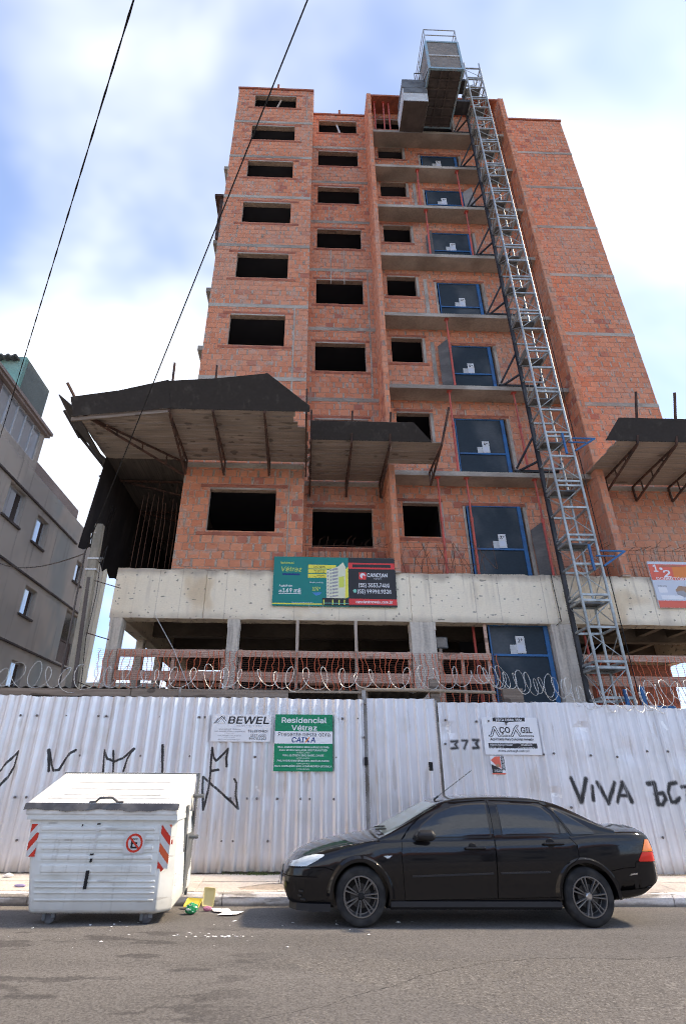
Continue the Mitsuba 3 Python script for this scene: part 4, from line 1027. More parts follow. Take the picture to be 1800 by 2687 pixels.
b.rect('emblem', 'sign_red', *U(1062, 280), *U(1145, 360), 2)
b.shape('emblem', 'sign_white', sa.translate(sa.scale(sg.Point(0, 0).buffer(1).difference(sg.Point(.35, .3).buffer(.5)).difference(sg.box(-.1, .3, 1.5, 1.5)), 30 / 1400, 30 / 550), *U(1105, 318)), 3)
b.shape('emblem', 'sign_mint', sa.translate(sa.scale(sg.Point(0, 0).buffer(1), 20 / 1400, 20 / 550), *U(1013, 488)), 2)
b.text('sign_lime', [('Residencial', *U(160, 193), .04, .11, 'l', True), ('Vétraz', *U(165, 280), .10, .17, 'l', False, .15), ('10%*', *U(530, 492), .075, .065, 'l', True)])
b.rect('stripe', 'sign_navy', *U(188, 303), *U(385, 322), 1)
b.text('sign_white', [('A partir de:', *U(155, 452), .042, .108, 'l', True), ('R$', *U(155, 515), .045, .024, 'l', True), ('169 mil', *U(197, 515), .082, .148, 'l', True), ('Entrada a partir de', *U(497, 408), .028, .11, 'l', False), ('imagem meramente ilustrativa', *U(300, 627), .016, .17, 'l', False)])
b.rect('stripe', 'sign_white', *U(155, 526), *U(405, 533), 1)
b.text('sign_black', [('1 e 2 dorm.', *U(545, 233), .04, .095, 'l', True), ('Unidades com', *U(545, 274), .026, .092, 'l', False), ('e sem suíte', *U(560, 291), .024, .08, 'l', False), ('Todos com', *U(575, 327), .026, .07, 'l', False), ('churrasqueira', *U(545, 345), .024, .095, 'l', False)], lv=2)
b.text('sign_white', [('CANCIAN', *U(1155, 330), .075, .168, 'l', True), ('IMÓVEIS', *U(1230, 358), .025, .063, 'l', False), ('(55) 3033.7400', *U(1058, 445), .078, .25, 'l', True), ('(55) 99990.9328', *U(1042, 515), .078, .272, 'l', True), ('cancianimoveis.com.br', *U(1018, 622), .055, .298, 'l', True)], lv=3)

o = Sign('billboard', 'orange and white apartment billboard at the right edge on the beam', 'billboard', 8.56, 10.9, 5.36, 6.56, 12.30, 'sign_pale', .035)
o.poly('stripe', 'sign_coral', [(.0, .06), (.45, .06), (.52, .14), (.56, .36), (.56, .41), (.0, .41)], 1)
o.poly('stripe', 'sign_orange', [(.25, .12), (.47, .09), (.56, .2), (.56, .36), (.25, .36)], 2)
o.rect('stripe', 'sign_coral', .0, .85, 1, 1, 1)
o.text('sign_white', [('1', .045, .23, .15, .05, 'l', True), ('2', .14, .345, .15, .08, 'l', True), ('DORMITÓRIOS', .05, .41, .055, .40, 'l', True)], lv=3)
o.shape('emblem', 'sign_white', sa.translate(sa.scale(sg.Point(0, 0).buffer(1), .017, .03), .13, .16), 3)
o.text('sign_tan', [('APARTAMENTOS', .12, .115, .035, .24, 'l', True)], lv=3)
o.poly('picture', 'sign_tan', [(.22, .62), (.27, .53), (.42, .56), (.44, .75), (.32, .78), (.23, .70)], 2)
o.poly('picture', 'sign_grey', [(.22, .66), (.30, .63), (.34, .72), (.30, .78), (.23, .72)], 3)
o.rect('picture', 'sign_white', .04, .57, .13, .68, 2); o.rect('picture', 'sign_white', .05, .74, .28, .82, 2); o.rect('picture', 'sign_grey', .04, .53, .14, .55, 2)

SY = FY - .062
s = Sign('company_sign', 'white construction company sign with house emblem and black lettering on the fence', 'sign', -1.74, -.635, 2.205, 2.68, SY, 'sign_white')
V = lambda x, y: ((x - 107) / 608, (y - 302) / 276)
s.shape('emblem', 'sign_black', sg.LineString([V(125, 395), V(200, 322), V(248, 368)]).buffer(.008).union(sg.LineString([V(160, 395), V(200, 340), V(240, 395), V(165, 395)]).buffer(.004)).union(sg.LineString([V(228, 325), V(228, 345)]).buffer(.008)), 1)
s.poly('emblem', 'sign_grey', [V(128, 394), V(155, 340), V(170, 345), V(152, 394)], 1)
s.text('sign_black', [('BEWEL', *V(268, 396), .26, .70, 'l', True, .18), ('TELEFONES:', *V(482, 483), .085, .34, 'l', True), ('3317.6220', *V(508, 528), .085, .26, 'l', True), ('99978.3103', *V(497, 559), .085, .29, 'l', True)])
s.text('sign_grey', [('C O N S T R U T O R A', *V(357, 426), .055, .44, 'l', False), ('RESPONSÁVEIS TÉCNICOS:', *V(182, 460), .038, .37, 'l', True), ('ENGª. CAROLINE SPEROTTO FERNANDES', *V(135, 482), .035, .52, 'l', True), ('CREA/RS', *V(245, 499), .024, .17, 'l', False), ('ARQ. JULIANO AITA DA SILVA', *V(175, 524), .035, .39, 'l', True), ('CAU/RS', *V(240, 541), .024, .18, 'l', False), ('ENGº. LUCAS AITA DA SILVA', *V(180, 563), .035, .38, 'l', True)])

g = Sign('project_sign', 'green and white housing project sign on the fence with list of engineers', 'sign', -.555, .53, 1.715, 2.69, SY, 'sign_green')
G = lambda x, y: ((x - 755) / 587, (y - 300) / 580)
g.rect('panel', 'sign_white', 0, .305, 1, .525, 1)
g.text('sign_white', [('Residencial', *G(820, 388), .094, .785, 'l', True), ('Vétraz', *G(922, 466), .09, .445, 'l', True)] + [(t, *G(1048, y), .029, w, 'c', True) for t, y, w in (('PROJ. ARQUITETÔNICO: MONA ARQUITECTURA', 648, .88), ('PROJ. ESTRUTURAL: ENG. CRISTIANO STEIN', 679, .82), ('PROJ. ELÉTRICO: ENG. DANIEL ZANINI', 731, .70), ('PROJ. HIDROSANITÁRIO: ENG. ROGÉLIO ZANINI', 785, .88), ('PROJ. FUNDAÇÕES: ENG. LUCAS MIORIN CECHELLA', 838, .97))] + [('CREA/RS', *G(1048, y), .02, .22, 'c', False) for y in (702, 756, 810, 864)])
g.text('sign_black', [('Presente nesta obra', *G(790, 528), .07, .895, 'l', False)], lv=2)
g.text('sign_navy', [('CAI', *G(925, 590), .088, .215, 'l', True, .15), ('A', *G(1118, 590), .088, .085, 'l', True, .15)], lv=2)
g.poly('emblem', 'sign_navy', [G(1058, 540), G(1078, 540), G(1112, 590), G(1092, 590)], 2); g.poly('emblem', 'sign_orange', [G(1098, 538), G(1112, 538), G(1075, 592), G(1058, 592)], 3)

a = Sign('steel_sign', 'white sign with black emblem of bent steel bars below a small black banner', 'sign', 3.40, 4.47, 2.02, 2.675, SY + .02, 'sign_white')
A = lambda x, y: ((x - 965) / 382, (y - 272) / 255)
a.poly('panel', 'sign_black', [A(1040, 274), A(1265, 272), A(1262, 298), A(1150, 304), A(1133, 314), A(1115, 304), A(1040, 300)], 1)
a.text('sign_white', [('ESTA OBRA TEM', *A(1062, 297), .062, .47, 'l', True)], lv=2)
ln = lambda *p: sg.LineString([A(*q) for q in p])
bar = ln((1008, 400), (1020, 400), (1045, 340), (1072, 400), (1160, 400), (1190, 345), (1218, 400), (1300, 400)).union(ln((1190, 345), (1205, 330)))
a.shape('emblem', 'sign_black', bar.buffer(.026), 1); a.shape('emblem', 'sign_white', bar.buffer(.010), 2)
a.text('sign_black', [('ÇO', *A(1078, 378), .15, .19, 'l', True), ('GIL', *A(1225, 378), .15, .20, 'l', True), ('Aço Pronto Para Concreto Armado', *A(1008, 430), .06, .77, 'l', True), ('www.acoagil.com.br', *A(1050, 508), .06, .56, 'l', False)], lv=3)
a.rect('panel', 'sign_black', *A(992, 450), *A(1322, 484), 1)
a.text('sign_white', [('Mauricio Bortoso Tassinari', *A(1002, 466), .04, .40, 'l', True), ('André Christ', *A(1212, 466), .04, .20, 'l', True), ('Eng. Civil', *A(1002, 480), .024, .24, 'l', False), ('Contato', *A(1190, 480), .024, .3, 'l', False)], lv=2)
for (bx, b_z) in ((3.53, 2.61), (3.86, 2.56), (4.5, 2.03)): part(a.k, 'bolt', MB().mesh_in(lathe([(0, -.02), (.018, -.016), (.018, .02)], (bx, SY + .02, b_z), 10)), 'bolt_steel', 40)

t = Sign('security_sticker', 'small red and black security company plate below the bent steel sign', 'sign', 3.475, 3.735, 1.69, 1.995, SY + .03, 'sign_white', .006)
t.poly('panel', 'sign_coral', [(.02, .22), (.35, .03), (.72, .01), (.72, .68), (.4, .55)], 1); t.rect('panel', 'sign_black', .76, .02, 1, .78, 1); t.poly('panel', 'sign_black', [(.03, .45), (.45, .6), (.76, .75), (.76, .93), (.05, .93)], 2)
t.poly('panel', 'sign_tan', [(.3, .5), (.55, .42), (.66, .58), (.45, .62)], 2); t.rect('stripe', 'sign_coral', .04, .93, 1, 1.0, 1)
t.text('sign_white', [('MONITORADO', .2, .80, .05, .5, 'l', True), ('24 HORAS', .2, .88, .05, .5, 'l', True)], lv=3)
m = MB(); mm = meshkit.text_mesh('VIGILLARE', .035, .0015, True); v = np.array(mm.vertices); v[:, 0] *= .21 / v[:, 0].max(); xx, zz = t.P(.95, .76)
m.add(np.stack([xx - v[:, 1], SY + .03 - .0015 - v[:, 2] + .0005, zz + v[:, 0]], 1), mm.faces); part(t.k, 'lettering', m, 'sign_white')
# ------------------------------------------------------------------ grey apartment house on the left
def facade_fn(p, n, uv):
    t = smoothstep(.42, .66, fbm(p.x * .5, p.y * .4, p.z * .35, 4))
    col = mix((.60, .535, .46), (.48, .44, .39), t)
    band = smoothstep(1.9, .6, dr.abs(p.y - 23.2 + 1.2 * (fbm(1.0, p.y * .3, p.z * .3, 3) - .5) + .22 * (p.z - 8)))
    col = mix(col, (.37, .41, .40), band * .7 * smoothstep(.3, .6, fbm(3.0, p.y * 1.2, p.z * .4, 3)))
    run = smoothstep(.58, .8, fbm(p.x, p.y * 5.0, p.z * .28, 4))
    return mix(col, (.27, .24, .21), run * .55)


mat('plaster_grey', facade_fn, 0.9, spec=.15)
mat('plaster_pale', grime((0.45, 0.37, 0.33), (0.36, 0.30, 0.27), .6, .6, .6), 0.9, spec=.15)
mat('plaster_dark', grime((0.10, 0.085, 0.08), (0.15, 0.13, 0.12), 2, 2, .8), 0.9, spec=.15)
mat('plaster_brown', grime((0.17, 0.13, 0.12), (0.24, 0.20, 0.18), 2, 2, .5), 0.9, spec=.15)
mat('plaster_turquoise', grime((0.22, 0.42, 0.36), (0.26, 0.37, 0.33), 1, 1, 1), 0.9, spec=.15)
mat('plaster_sage', grime((0.22, 0.25, 0.235), (0.19, 0.215, 0.20), .8, .8, .8), 0.9, spec=.15)
mat('plaster_beige', grime((0.66, 0.60, 0.49), (0.57, 0.52, 0.43), .5, .5, .5), 0.9, spec=.15)
mat('plaster_cream', grime((0.82, 0.75, 0.58), (0.76, 0.70, 0.55), .5, .5, .5), 0.9, spec=.15)
mat('window_white', (.55, .55, .55), .5)
mat('pane_glass', (.50, .55, .60), .08, spec=1.0, metallic=.55)
WX = -11.2
ap = thing('apartment_house', 'grey plastered apartment house with white windows at the left edge', 'apartment house')
wins = [(17.7, 18.95, 10.2, 11.55), (20.1, 21.1, 10.15, 11.35), (24.5, 25.4, 10.0, 11.05), (16.4, 17.5, 7.3, 8.5), (20.6, 21.6, 7.3, 8.45), (21.0, 22.0, 4.4, 5.6), (13.2, 14.4, 10.2, 11.5), (12.6, 13.8, 7.3, 8.5), (16.8, 17.8, 4.4, 5.6)]
rec = (24.6, 26.1, 6.25, 8.62)
g = sg.box(4.0, 0, 26.6, 12.72)
for w in wins + [rec]: g = g.difference(sg.box(w[0], w[2], w[1], w[3]))
part(ap, 'wall', MB().poly(g, .25, xwall(WX, -1)), 'plaster_grey')
part(ap, 'end_wall', boxes([(-20, WX - .251, 26.3, 26.6, 0, 12.7), (-20, WX - .251, 4.0, 4.2, 0, 12.7), (-20, WX - .26, 4.21, 26.29, 12.45, 12.69)]), 'plaster_grey')
for w in wins:
    p = part(ap, 'window', boxes([(WX - .21, WX - .15, w[0] + .0, w[0] + .06, w[2], w[3]), (WX - .21, WX - .15, w[1] - .06, w[1], w[2], w[3]), (WX - .21, WX - .15, w[0] + .061, w[1] - .061, w[3] - .06, w[3]), (WX - .21, WX - .15, w[0] + .061, w[1] - .061, w[2], w[2] + .06)]), 'window_white')
    ym = w[0] + (w[1] - w[0]) * .62
    for a, b, tilt in ((w[0] + .065, (w[0] + ym) / 2, .0), ((w[0] + ym) / 2 + .02, ym, .0)):
        part(p, 'pane', hull([(WX - .17 + d, y, z) for d in (0, .012) for y in (a, b) for z in (w[2] + .065, w[3] - .065)]), 'pane_glass')
    part(p, 'sill', boxes([(WX - .24, WX + .07, w[0] - .08, w[1] + .08, w[2] - .085, w[2] - .002)]), 'plaster_dark')
    part(p, 'reveal', boxes([(WX - .249, WX - .212, w[0] + .001, w[1] - .001, w[2] + .001, w[3] - .001)]), 'plaster_dark')
for z, y1 in ((11.62, 24.0), (8.72, 26.58), (6.08, 26.58)):
    part(ap, 'ledge', boxes([(WX + .001, WX + .07, 4.0, y1, z, z + .07)]), 'plaster_dark')
part(ap, 'recess', boxes([(WX - 1.6, WX - 1.5, rec[0] - .3, rec[1] + .3, rec[2], rec[3]), (WX - 1.5, WX - .26, rec[0] - .3, rec[0] - .2, rec[2], rec[3]), (WX - 1.5, WX - .26, rec[1] + .2, rec[1] + .3, rec[2], rec[3])]), 'plaster_dark')
part(ap, 'recess_rail', boxes([(WX - .2, WX - .12, rec[0], rec[1], rec[2] + 1.0, rec[2] + 1.06), (WX - .15, WX - .12, rec[0], rec[1], rec[2] + .02, rec[2] + .95)]), 'plaster_brown')
part(ap, 'parapet', boxes([(WX - .5, WX - .3, 18.95, 24.1, 12.70, 13.5)]), 'plaster_pale')
part(ap, 'attic_wall', boxes([(WX - .3, WX - .04, 4.0, 15.6, 12.721, 14.5)]), 'plaster_brown')
part(ap, 'attic_pier', boxes([(WX - .3, WX - .04, 18.75, 19.05, 12.721, 14.5)]), 'plaster_grey')
part(ap, 'attic_sill', boxes([(WX - .3, WX - .04, 15.6, 18.75, 12.721, 13.05)]), 'plaster_grey')
for i in range(5):
    y = 15.62 + i * .626
    p = part(ap, 'window', boxes([(WX - .14, WX - .06, y, y + .05, 13.06, 14.49), (WX - .14, WX - .06, y + .06, y + .6, 14.43, 14.49), (WX - .14, WX - .06, y + .06, y + .6, 13.06, 13.12)]), 'window_white')
    part(p, 'pane', boxes([(WX - .11, WX - .10, y + .055, y + .62, 13.13, 14.42)]), 'pane_glass')
part(ap, 'eave', boxes([(WX - .5, WX + .10, 4.0, 19.2, 14.501, 14.62), (WX - .5, WX + .18, 4.0, 19.25, 14.621, 14.75)]), 'plaster_pale')
for i in range(6): part(ap, 'conduit', boxes([(WX - .039, WX - .005, 11.0 + i * .75, 11.04 + i * .75, 12.75, 14.5)]), 'plaster_pale')
ph = thing('roof_house', 'small turquoise and sage rooftop house with wavy roof edge above the grey apartment house', 'rooftop house')
part(ph, 'wall', boxes([(-12.7, -12.5, 18.41, 20.5, 14.2, 18.08)]), 'plaster_sage')
part(ph, 'front_wall', boxes([(-17, -12.5, 18.2, 18.4, 14.2, 18.08)]), 'plaster_turquoise')
part(ph, 'roof_sheet', MB().poly(sg.Polygon([(-16.2 + i * .05, 17.93 + .05 * math.sin(i * 1.05)) for i in range(70)] + [(-12.75 - i * .05, 17.85 + .05 * math.sin((69 - i) * 1.05)) for i in range(70)]), .3, facing(18.19)), 'sheet_grey')
yb = thing('beige_house', 'beige plastered house wall with a cream corner behind the utility pole', 'house')
part(yb, 'wall', boxes([(-20, WX + .08, 26.7, 27.7, 0, 12.3)]), 'plaster_beige')
part(yb, 'corner', boxes([(-20, WX + .10, 27.701, 28.3, 0, 12.3)]), 'plaster_cream')
part(yb, 'roof_edge', boxes([(-20, WX + .14, 26.7, 28.35, 12.301, 12.4)]), 'plaster_beige')
lb = thing('low_house', 'low cream house with small eave far behind the left concrete column', 'house')
part(lb, 'wall', boxes([(-11.8, -8.6, 30.6, 36, 0, 6.0)]), 'plaster_cream'); part(lb, 'eave', boxes([(-12, -8.4, 30.4, 36.2, 6.001, 6.2)]), 'window_white')

# ------------------------------------------------------------------ utility pole, cables
mat('pole_concrete', grime((0.34, 0.31, 0.25), (0.20, 0.185, 0.155), 6, 6, 1.5), 0.9, spec=.15)
pole = thing('utility_pole', 'weathered grey concrete utility pole with steel straps behind the fence', 'utility pole')
px, py = -4.72, 11.38
ptop = np.array([-4.86, py, 6.86])
rec_ = []
part(pole, 'shaft', hull([(px + .08 + sx * .12, py + sy * .1, .1) for sx in (-1, 1) for sy in (-1, 1)] + [(ptop[0] + sx * .085, py + sy * .075, 6.86) for sx in (-1, 1) for sy in (-1, 1)]), 'pole_concrete')
part(pole, 'groove', hull([(px + .08 + sx * .045, py - .109, 3.0) for sx in (-1, 1)] + [(ptop[0] + sx * .035 + .03, py - .090, 5.55) for sx in (-1, 1)] + [(px + .08 + sx * .045, py - .09, 3.0) for sx in (-1, 1)] + [(ptop[0] + sx * .035 + .03, py - .07, 5.55) for sx in (-1, 1)]), 'plaster_dark')
for z in (5.72, 5.98): part(pole, 'strap', boxes([(-4.95, -4.70, py - .095, py + .1, z, z + .035)]), 'wire_steel')
part(pole, 'insulator', MB().tube([(-4.70, py - .03, 6.0), (-4.62, py - .05, 6.02)], .03, 8), 'grey_steel'); part(pole, 'hook', MB().tube([(-4.95, py - .09, 6.35), (-4.97, py - .11, 6.6), (-4.88, py - .1, 6.62)], .012, 6), 'wire_steel')
part(pole, 'conduit', MB().tube([(-4.98, py - .02, 3.0), (-5.03, py - .02, 5.0), (-5.06, py - .02, 6.2)], .02, 7), 'plaster_dark')
part(pole, 'drop_wire', MB().tube([(-4.66, py - .05, 6.0), (-4.6, py - .06, 5.2), (-4.62, py - .08, 4.2), (-4.5, py - .1, 3.1)], .008, 5).tube([(-4.64, py - .08, 6.0), (-4.55, py - .1, 6.3), (-4.6, py - .05, 5.75)], .007, 5), 'ink')
for k_, (z, dx) in enumerate(((5.5, .55), (4.35, .5), (3.35, .4))): part(pole, 'step_bar', MB().tube([(-4.72, py, z), (-4.72 + dx, py + .15, z - .12)], .011, 5), 'rust_steel')


def catenary(p, q, sag, n=40):
    t = np.linspace(0, 1, n)[:, None]; c = np.array(p) * (1 - t) + np.array(q) * t
    c[:, 2] -= 4 * sag * (t * (1 - t))[:, 0]; return c


solo('overhead_cable', MB().tube(catenary((-5.06, py, 6.2), (2.3, -1.2, 11.9), .0), .0095, 6), 'ink', 'black cable from the utility pole rising over the brick tower', 'overhead cable', 60)
c1 = catenary((-11.15, 16.23, 12.5), (1.0, -1.75, 8.85), .0, 60)
tw = MB()
for ph_ in (0, math.pi): tw.tube(c1 + .009 * np.stack([np.cos(np.arange(60) * 1.9 + ph_), 0 * np.arange(60), np.sin(np.arange(60) * 1.9 + ph_)], 1), .0085, 5)
solo('overhead_cable', tw, 'ink', 'twisted black cable crossing the sky on the left to the grey house', 'overhead cable', 60)
solo('service_cable', MB().tube(catenary((-5.06, py, 6.15), (-11.15, 18.4, 8.5), .25), .014, 5).tube(catenary((-11.15, 18.4, 8.5), (-11.2, 12.0, 9.2), .2), .012, 5), 'plaster_dark', 'grey cable from the pole to the ledge of the grey house', 'cable', 60)

# ------------------------------------------------------------------ waste container
def dump_fn(p, n, uv):
    d = smoothstep(.5, .8, fbm(p.x * 2.6, p.y * 3, p.z * 5, 4))
    sc = smoothstep(.66, .78, fbm(p.x * 4, p.y * 4, p.z * 16, 3))
    lowd = smoothstep(.42, .1, p.z + .2 * (fbm(p.x * 4, p.y * 4, 2.0) - .5))
    run = smoothstep(.6, .85, fbm(p.x * 26, p.y * 26, p.z * 1.3, 3))
    col = mix((.70, .71, .68), (.58, .59, .555), d * .9)
    col = mix(col, (.40, .39, .36), sc * .65 + run * .42)
    return mix(col, (.34, .325, .29), lowd * .55)


mat('bin_white', dump_fn, .5, spec=.45)
mat('bin_lid', grime((.78, .775, .74), (.66, .65, .62), 3, 3, 3), .5, spec=.45)
mat('bin_rubber', grime((.075, .075, .085), (.14, .14, .145), 9, 9, 9), .6)
mat('tape_red', (.62, .05, .03), .5); mat('tape_orange', (.70, .13, .05), .5); mat('tape_white', (.62, .62, .60), .5)
D = thing('waste_container', 'large white street waste container with sloped lid and red striped stickers', 'waste container')
xb0, xb1, xt0, xt1 = -3.36, -1.63, -3.56, -1.655
fy = lambda z: 8.12 - .04 * (z - .1)


def xs(z):
    t = (z - .09) / 1.07
    return xb0 + (xt0 - xb0) * t, xb1 + (xt1 - xb1) * t


sph = m3.Manifold.sphere(.055, 12)
pts = [(xb0, 8.12, .09), (xb1 - .12, 8.12, .09), (xb1, 8.24, .09), (xb1 + .06, 9.15, .22), (xb0, 9.15, .2), (xt0, 8.08, 1.16), (xt1 - .1, 8.08, 1.16), (xt1, 8.18, 1.16), (xt1 + .03, 9.2, 1.16), (xt0, 9.2, 1.16)]
body = man(m3.Manifold.batch_hull([sph.translate([x + (.055 if x < -2.5 else -.055), y + (.055 if y < 8.5 else -.055), z + (.055 if z < .5 else -.03)]) for x, y, z in pts]))
part(D, 'body', body, 'bin_white', 40)
rows = [(.955, 1.05), (.85, .945), (.745, .84), (.64, .735), (.50, .63)]
for z0, z1 in rows:
    x0, x1 = xs((z0 + z1) / 2); x0 += .115; x1 -= .20
    p = part(D, 'panel_strip', hull([(x, fy(z) + o, z) for x in (x0, x1) for z, o in ((z1, -.002), (z0, -.013), (z1, .02), (z0, .02))]), 'bin_white')
    part(p, 'raised_bar', rounded(x0 + .05, x1 - .06, fy(z0) - .024, fy(z0) + .02, z0 + .022, z1 - .024, .012), 'bin_white', 40)
for z0 in (.42, .36, .30, .225):
    x0, x1 = xs(z0)
    part(D, 'ridge', rounded(x0 + .09, x1 - .2, fy(z0) - .012, fy(z0) + .02, z0, z0 + .022, .009), 'bin_white', 40)
for z0 in (1.0, .87, .74, .61, .48, .35):
    part(D, 'side_ridge', hull([(xs(z0)[1] + o, y, z) for o in (-.03, .012) for y in (8.32, 8.75) for z in (z0, z0 + .02)]), 'bin_white')
part(D, 'rim', hull([(xt0 - .01, 8.045, z) for z in (1.10, 1.165)] + [(xt1 + .02, 8.045, z) for z in (1.10, 1.165)] + [(xt0 - .01, 9.2, z) for z in (1.10, 1.165)] + [(xt1 + .04, 9.2, z) for z in (1.10, 1.165)]), 'bin_white')
lz = lambda y: 1.285 + .34 * (y - 8.03) / 1.1
lid = part(D, 'lid', man(m3.Manifold.batch_hull([m3.Manifold.sphere(.02, 8).translate([x, y, z]) for x, y, z in ((xt0 - .02, 8.05, 1.285), (xt1 + .0, 8.05, 1.285), (xt0 - .02, 8.05, 1.175), (xt1, 8.05, 1.175), (xt0 - .05, 9.15, 1.625), (xt1 + .0, 9.15, 1.625), (xt0 - .05, 9.15, 1.19), (xt1 + .0, 9.15, 1.19))])), 'bin_lid', 40)
for y0, y1 in ((8.28, 8.42), (8.50, 8.66), (8.76, 8.92)):
    part(lid, 'lid_panel', hull([(x, y, lz(y) + o) for x in (xt0 + .32, xt1 - .28) for y, o in ((y0, .020), (y1, .020), (y0 + .012, .029), (y1 - .012, .029), )]), 'bin_lid')
for (y0, y1, x0, x1) in ((8.16, 8.19, xt0 + .16, xt1 - .14),):
    part(lid, 'lid_panel', hull([(x, y, lz(y) + o) for x in (x0, x1) for y, o in ((y0, .018), (y1, .018), ((y0 + y1) / 2, .032))]), 'bin_lid')
for (x0, x1) in ((xt0 + .17, xt0 + .20), (xt1 - .17, xt1 - .14)):
    part(lid, 'lid_panel', hull([(x, y, lz(y) + o) for x in (x0, x1) for y in (8.2, 9.05) for o in (.018, .030)]), 'bin_lid')
xr = np.linspace(xt0 - .06, xt1 + .03, 40); lip = MB()
lo = np.stack([xr, 8.005 + .006 * np.sin(xr * 9), 1.212 + .010 * np.sin(xr * 7 + 1) + .006 * np.sin(xr * 23)], 1); hi = np.stack([xr, 8.03 + 0 * xr, 1.292 + 0 * xr], 1)
vv = np.vstack([lo, hi, lo + [0, .012, 0], hi + [0, .012, 0]]); n = len(xr); q = []
for i in range(n - 1): q += [(i, i + 1, n + i + 1, n + i), (2 * n + i + 1, 2 * n + i, 3 * n + i, 3 * n + i + 1), (i + 1, i, 2 * n + i, 2 * n + i + 1), (n + i, n + i + 1, 3 * n + i + 1, 3 * n + i)]
q = np.array(q)
part(lid, 'rubber_lip', lip.add(vv, np.vstack([q[:, :3], q[:, [0, 2, 3]]])), 'bin_rubber')
part(lid, 'handle', MB().tube([(-2.80, 8.045, 1.302), (-2.72, 8.04, 1.31), (-2.66, 8.0, 1.355), (-2.5, 7.995, 1.358), (-2.44, 8.04, 1.31), (-2.36, 8.045, 1.302)], .014, 8), 'bolt_steel', 60)
part(lid, 'rear_bar', MB().tube([(xt0 - .08, 9.17, 1.64), (xt1 + .05, 9.17, 1.64)], .022, 8), 'grey_steel', 60)
part(D, 'lift_arm', MB().bar((-1.60, 9.15, 1.66), (-1.60, 9.0, .15), .03, .07, (0, 1, 0)).bar((-1.615, 8.62, 1.25), (-1.615, 8.66, .7), .02, .12, (0, 1, 0)), 'grey_steel')
part(D, 'side_plate', hull([(-1.60 + o, y, z) for o in (0, .015) for y, z in ((8.62, .9), (9.05, .9), (9.05, .25), (8.75, .2))]), 'grey_steel')
part(D, 'side_plate', hull([(-1.59 + o, y, z) for o in (0, .012) for y, z in ((8.9, 1.35), (9.1, 1.2), (9.05, .95))]), 'bin_rubber')
for y, z in ((8.95, 1.36), (8.75, .86)): part(D, 'lift_pin', MB().tube([(-1.62, y, z), (-1.46, y, z)], .026, 10), 'grey_steel', 60)
for x in (-3.10, -1.91):
    for y in (8.22, 9.0):
        w = part(D, 'wheel', MB().mesh_in(lathe([(.0, -.035), (.05, -.035), (.066, -.025), (.066, .025), (.05, .035), (0, .035)], (x, y, .068 + float(GZ(y))), 20)), 'bin_rubber', 40)
        part(w, 'fork', boxes([(x - .075, x + .075, y - .07, y + .07, .118, .135), (x - .075, x - .04, y - .055, y - .04, .02, .118), (x + .03, x + .075, y - .06, y - .045, .05, .118)]), 'grey_steel')


def on_front(pts, lv=.004):
    """a thin patch on the slightly leaning front face"""
    g = sg.Polygon(pts).buffer(0)
    return MB().poly(g, .002, lambda v: np.stack([v[:, 0], fy(v[:, 1]) - lv - v[:, 2], v[:, 1]], 1))


def striped(x0, x1, z0, z1, rev, torn, lv):
    box_ = sg.box(x0, z0, x1, z1); dx = x1 - x0
    if torn: box_ = box_.difference(sg.Polygon([(x0 - .1, z0 - .1), (x1 + .1, z0 - .1), (x1 + .1, z0 + .02), (x0 + dx * .7, z0 + .05), (x0 + dx * .4, z0 + .01), (x0 + dx * .2, z0 + .05), (x0 - .1, z0 + .02)]))
    st = part(D, 'striped_sticker', on_front(list(box_.exterior.coords), lv), 'tape_white')
    for i in range(-2, 6):
        a = z1 - i * .20
        s_ = sg.Polygon([(x0, a), (x1, a - .14 if rev else a + .14), (x1, a - .24 if rev else a + .04), (x0, a - .10)]).intersection(box_)
        if not s_.is_empty and s_.area > 1e-5 and s_.geom_type == 'Polygon':
            part(st, 'stripe', on_front(list(s_.exterior.coords), lv + .0022), 'tape_red' if (i % 2 == 0 or not torn) else 'tape_orange')


striped(-3.50, -3.39, .69, 1.05, False, False, .003)
striped(-1.83, -1.70, .52, 1.05, True, True, .001)
npx, npz = -2.15, .845
st = part(D, 'sign_sticker', on_front([(npx - .13, npz - .115), (npx + .13, npz - .115), (npx + .13, npz + .115), (npx - .13, npz + .115)], .026), 'tape_white', label='no parking sticker with crossed E in a red ring')
ring = sg.Point(npx, npz).buffer(.105).difference(sg.Point(npx, npz).buffer(.080))
tmp = MB()
for gg in getattr(ring, 'geoms', [ring]): tmp.poly(gg, .002, lambda v: np.stack([v[:, 0], fy(v[:, 1]) - .0282 - v[:, 2], v[:, 1]], 1))
part(st, 'ring', tmp, 'tape_red')
tmp = MB(); text_at(tmp, 'E', npx, npz - .055, .11, fy(npz) - .0285, True, .085, 'c'); part(st, 'lettering', tmp, 'ink')
part(st, 'slash', on_front([(npx - .065, npz + .05), (npx - .05, npz + .065), (npx + .065, npz - .05), (npx + .05, npz - .065)], .0305), 'tape_red')
for (x, z, w, h, m_) in ((-2.64, 1.055, .045, .022, 'ink'), (-2.64, .985, .04, .035, 'tape_white'), (-2.645, .90, .03, .10, 'tape_white'), (-2.65, .80, .035, .06, 'tape_white'), (-2.67, .72, .05, .022, 'ink'), (-2.67, .655, .03, .045, 'ink'), (-2.69, .45, .045, .2, 'ink'), (-2.845, 1.04, .018, .03, 'ink')):
    part(D, 'tape_scrap', on_front([(x - w / 2, z - h / 2), (x + w / 2, z - h / 2 + .004), (x + w / 2 + .004, z + h / 2), (x - w / 2 + .006, z + h / 2 - .003)], .026), m_)
part(D, 'tape_scrap', boxes([(-1.69, -1.672, 8.1, 8.105, .83, .88)]), 'tape_red')

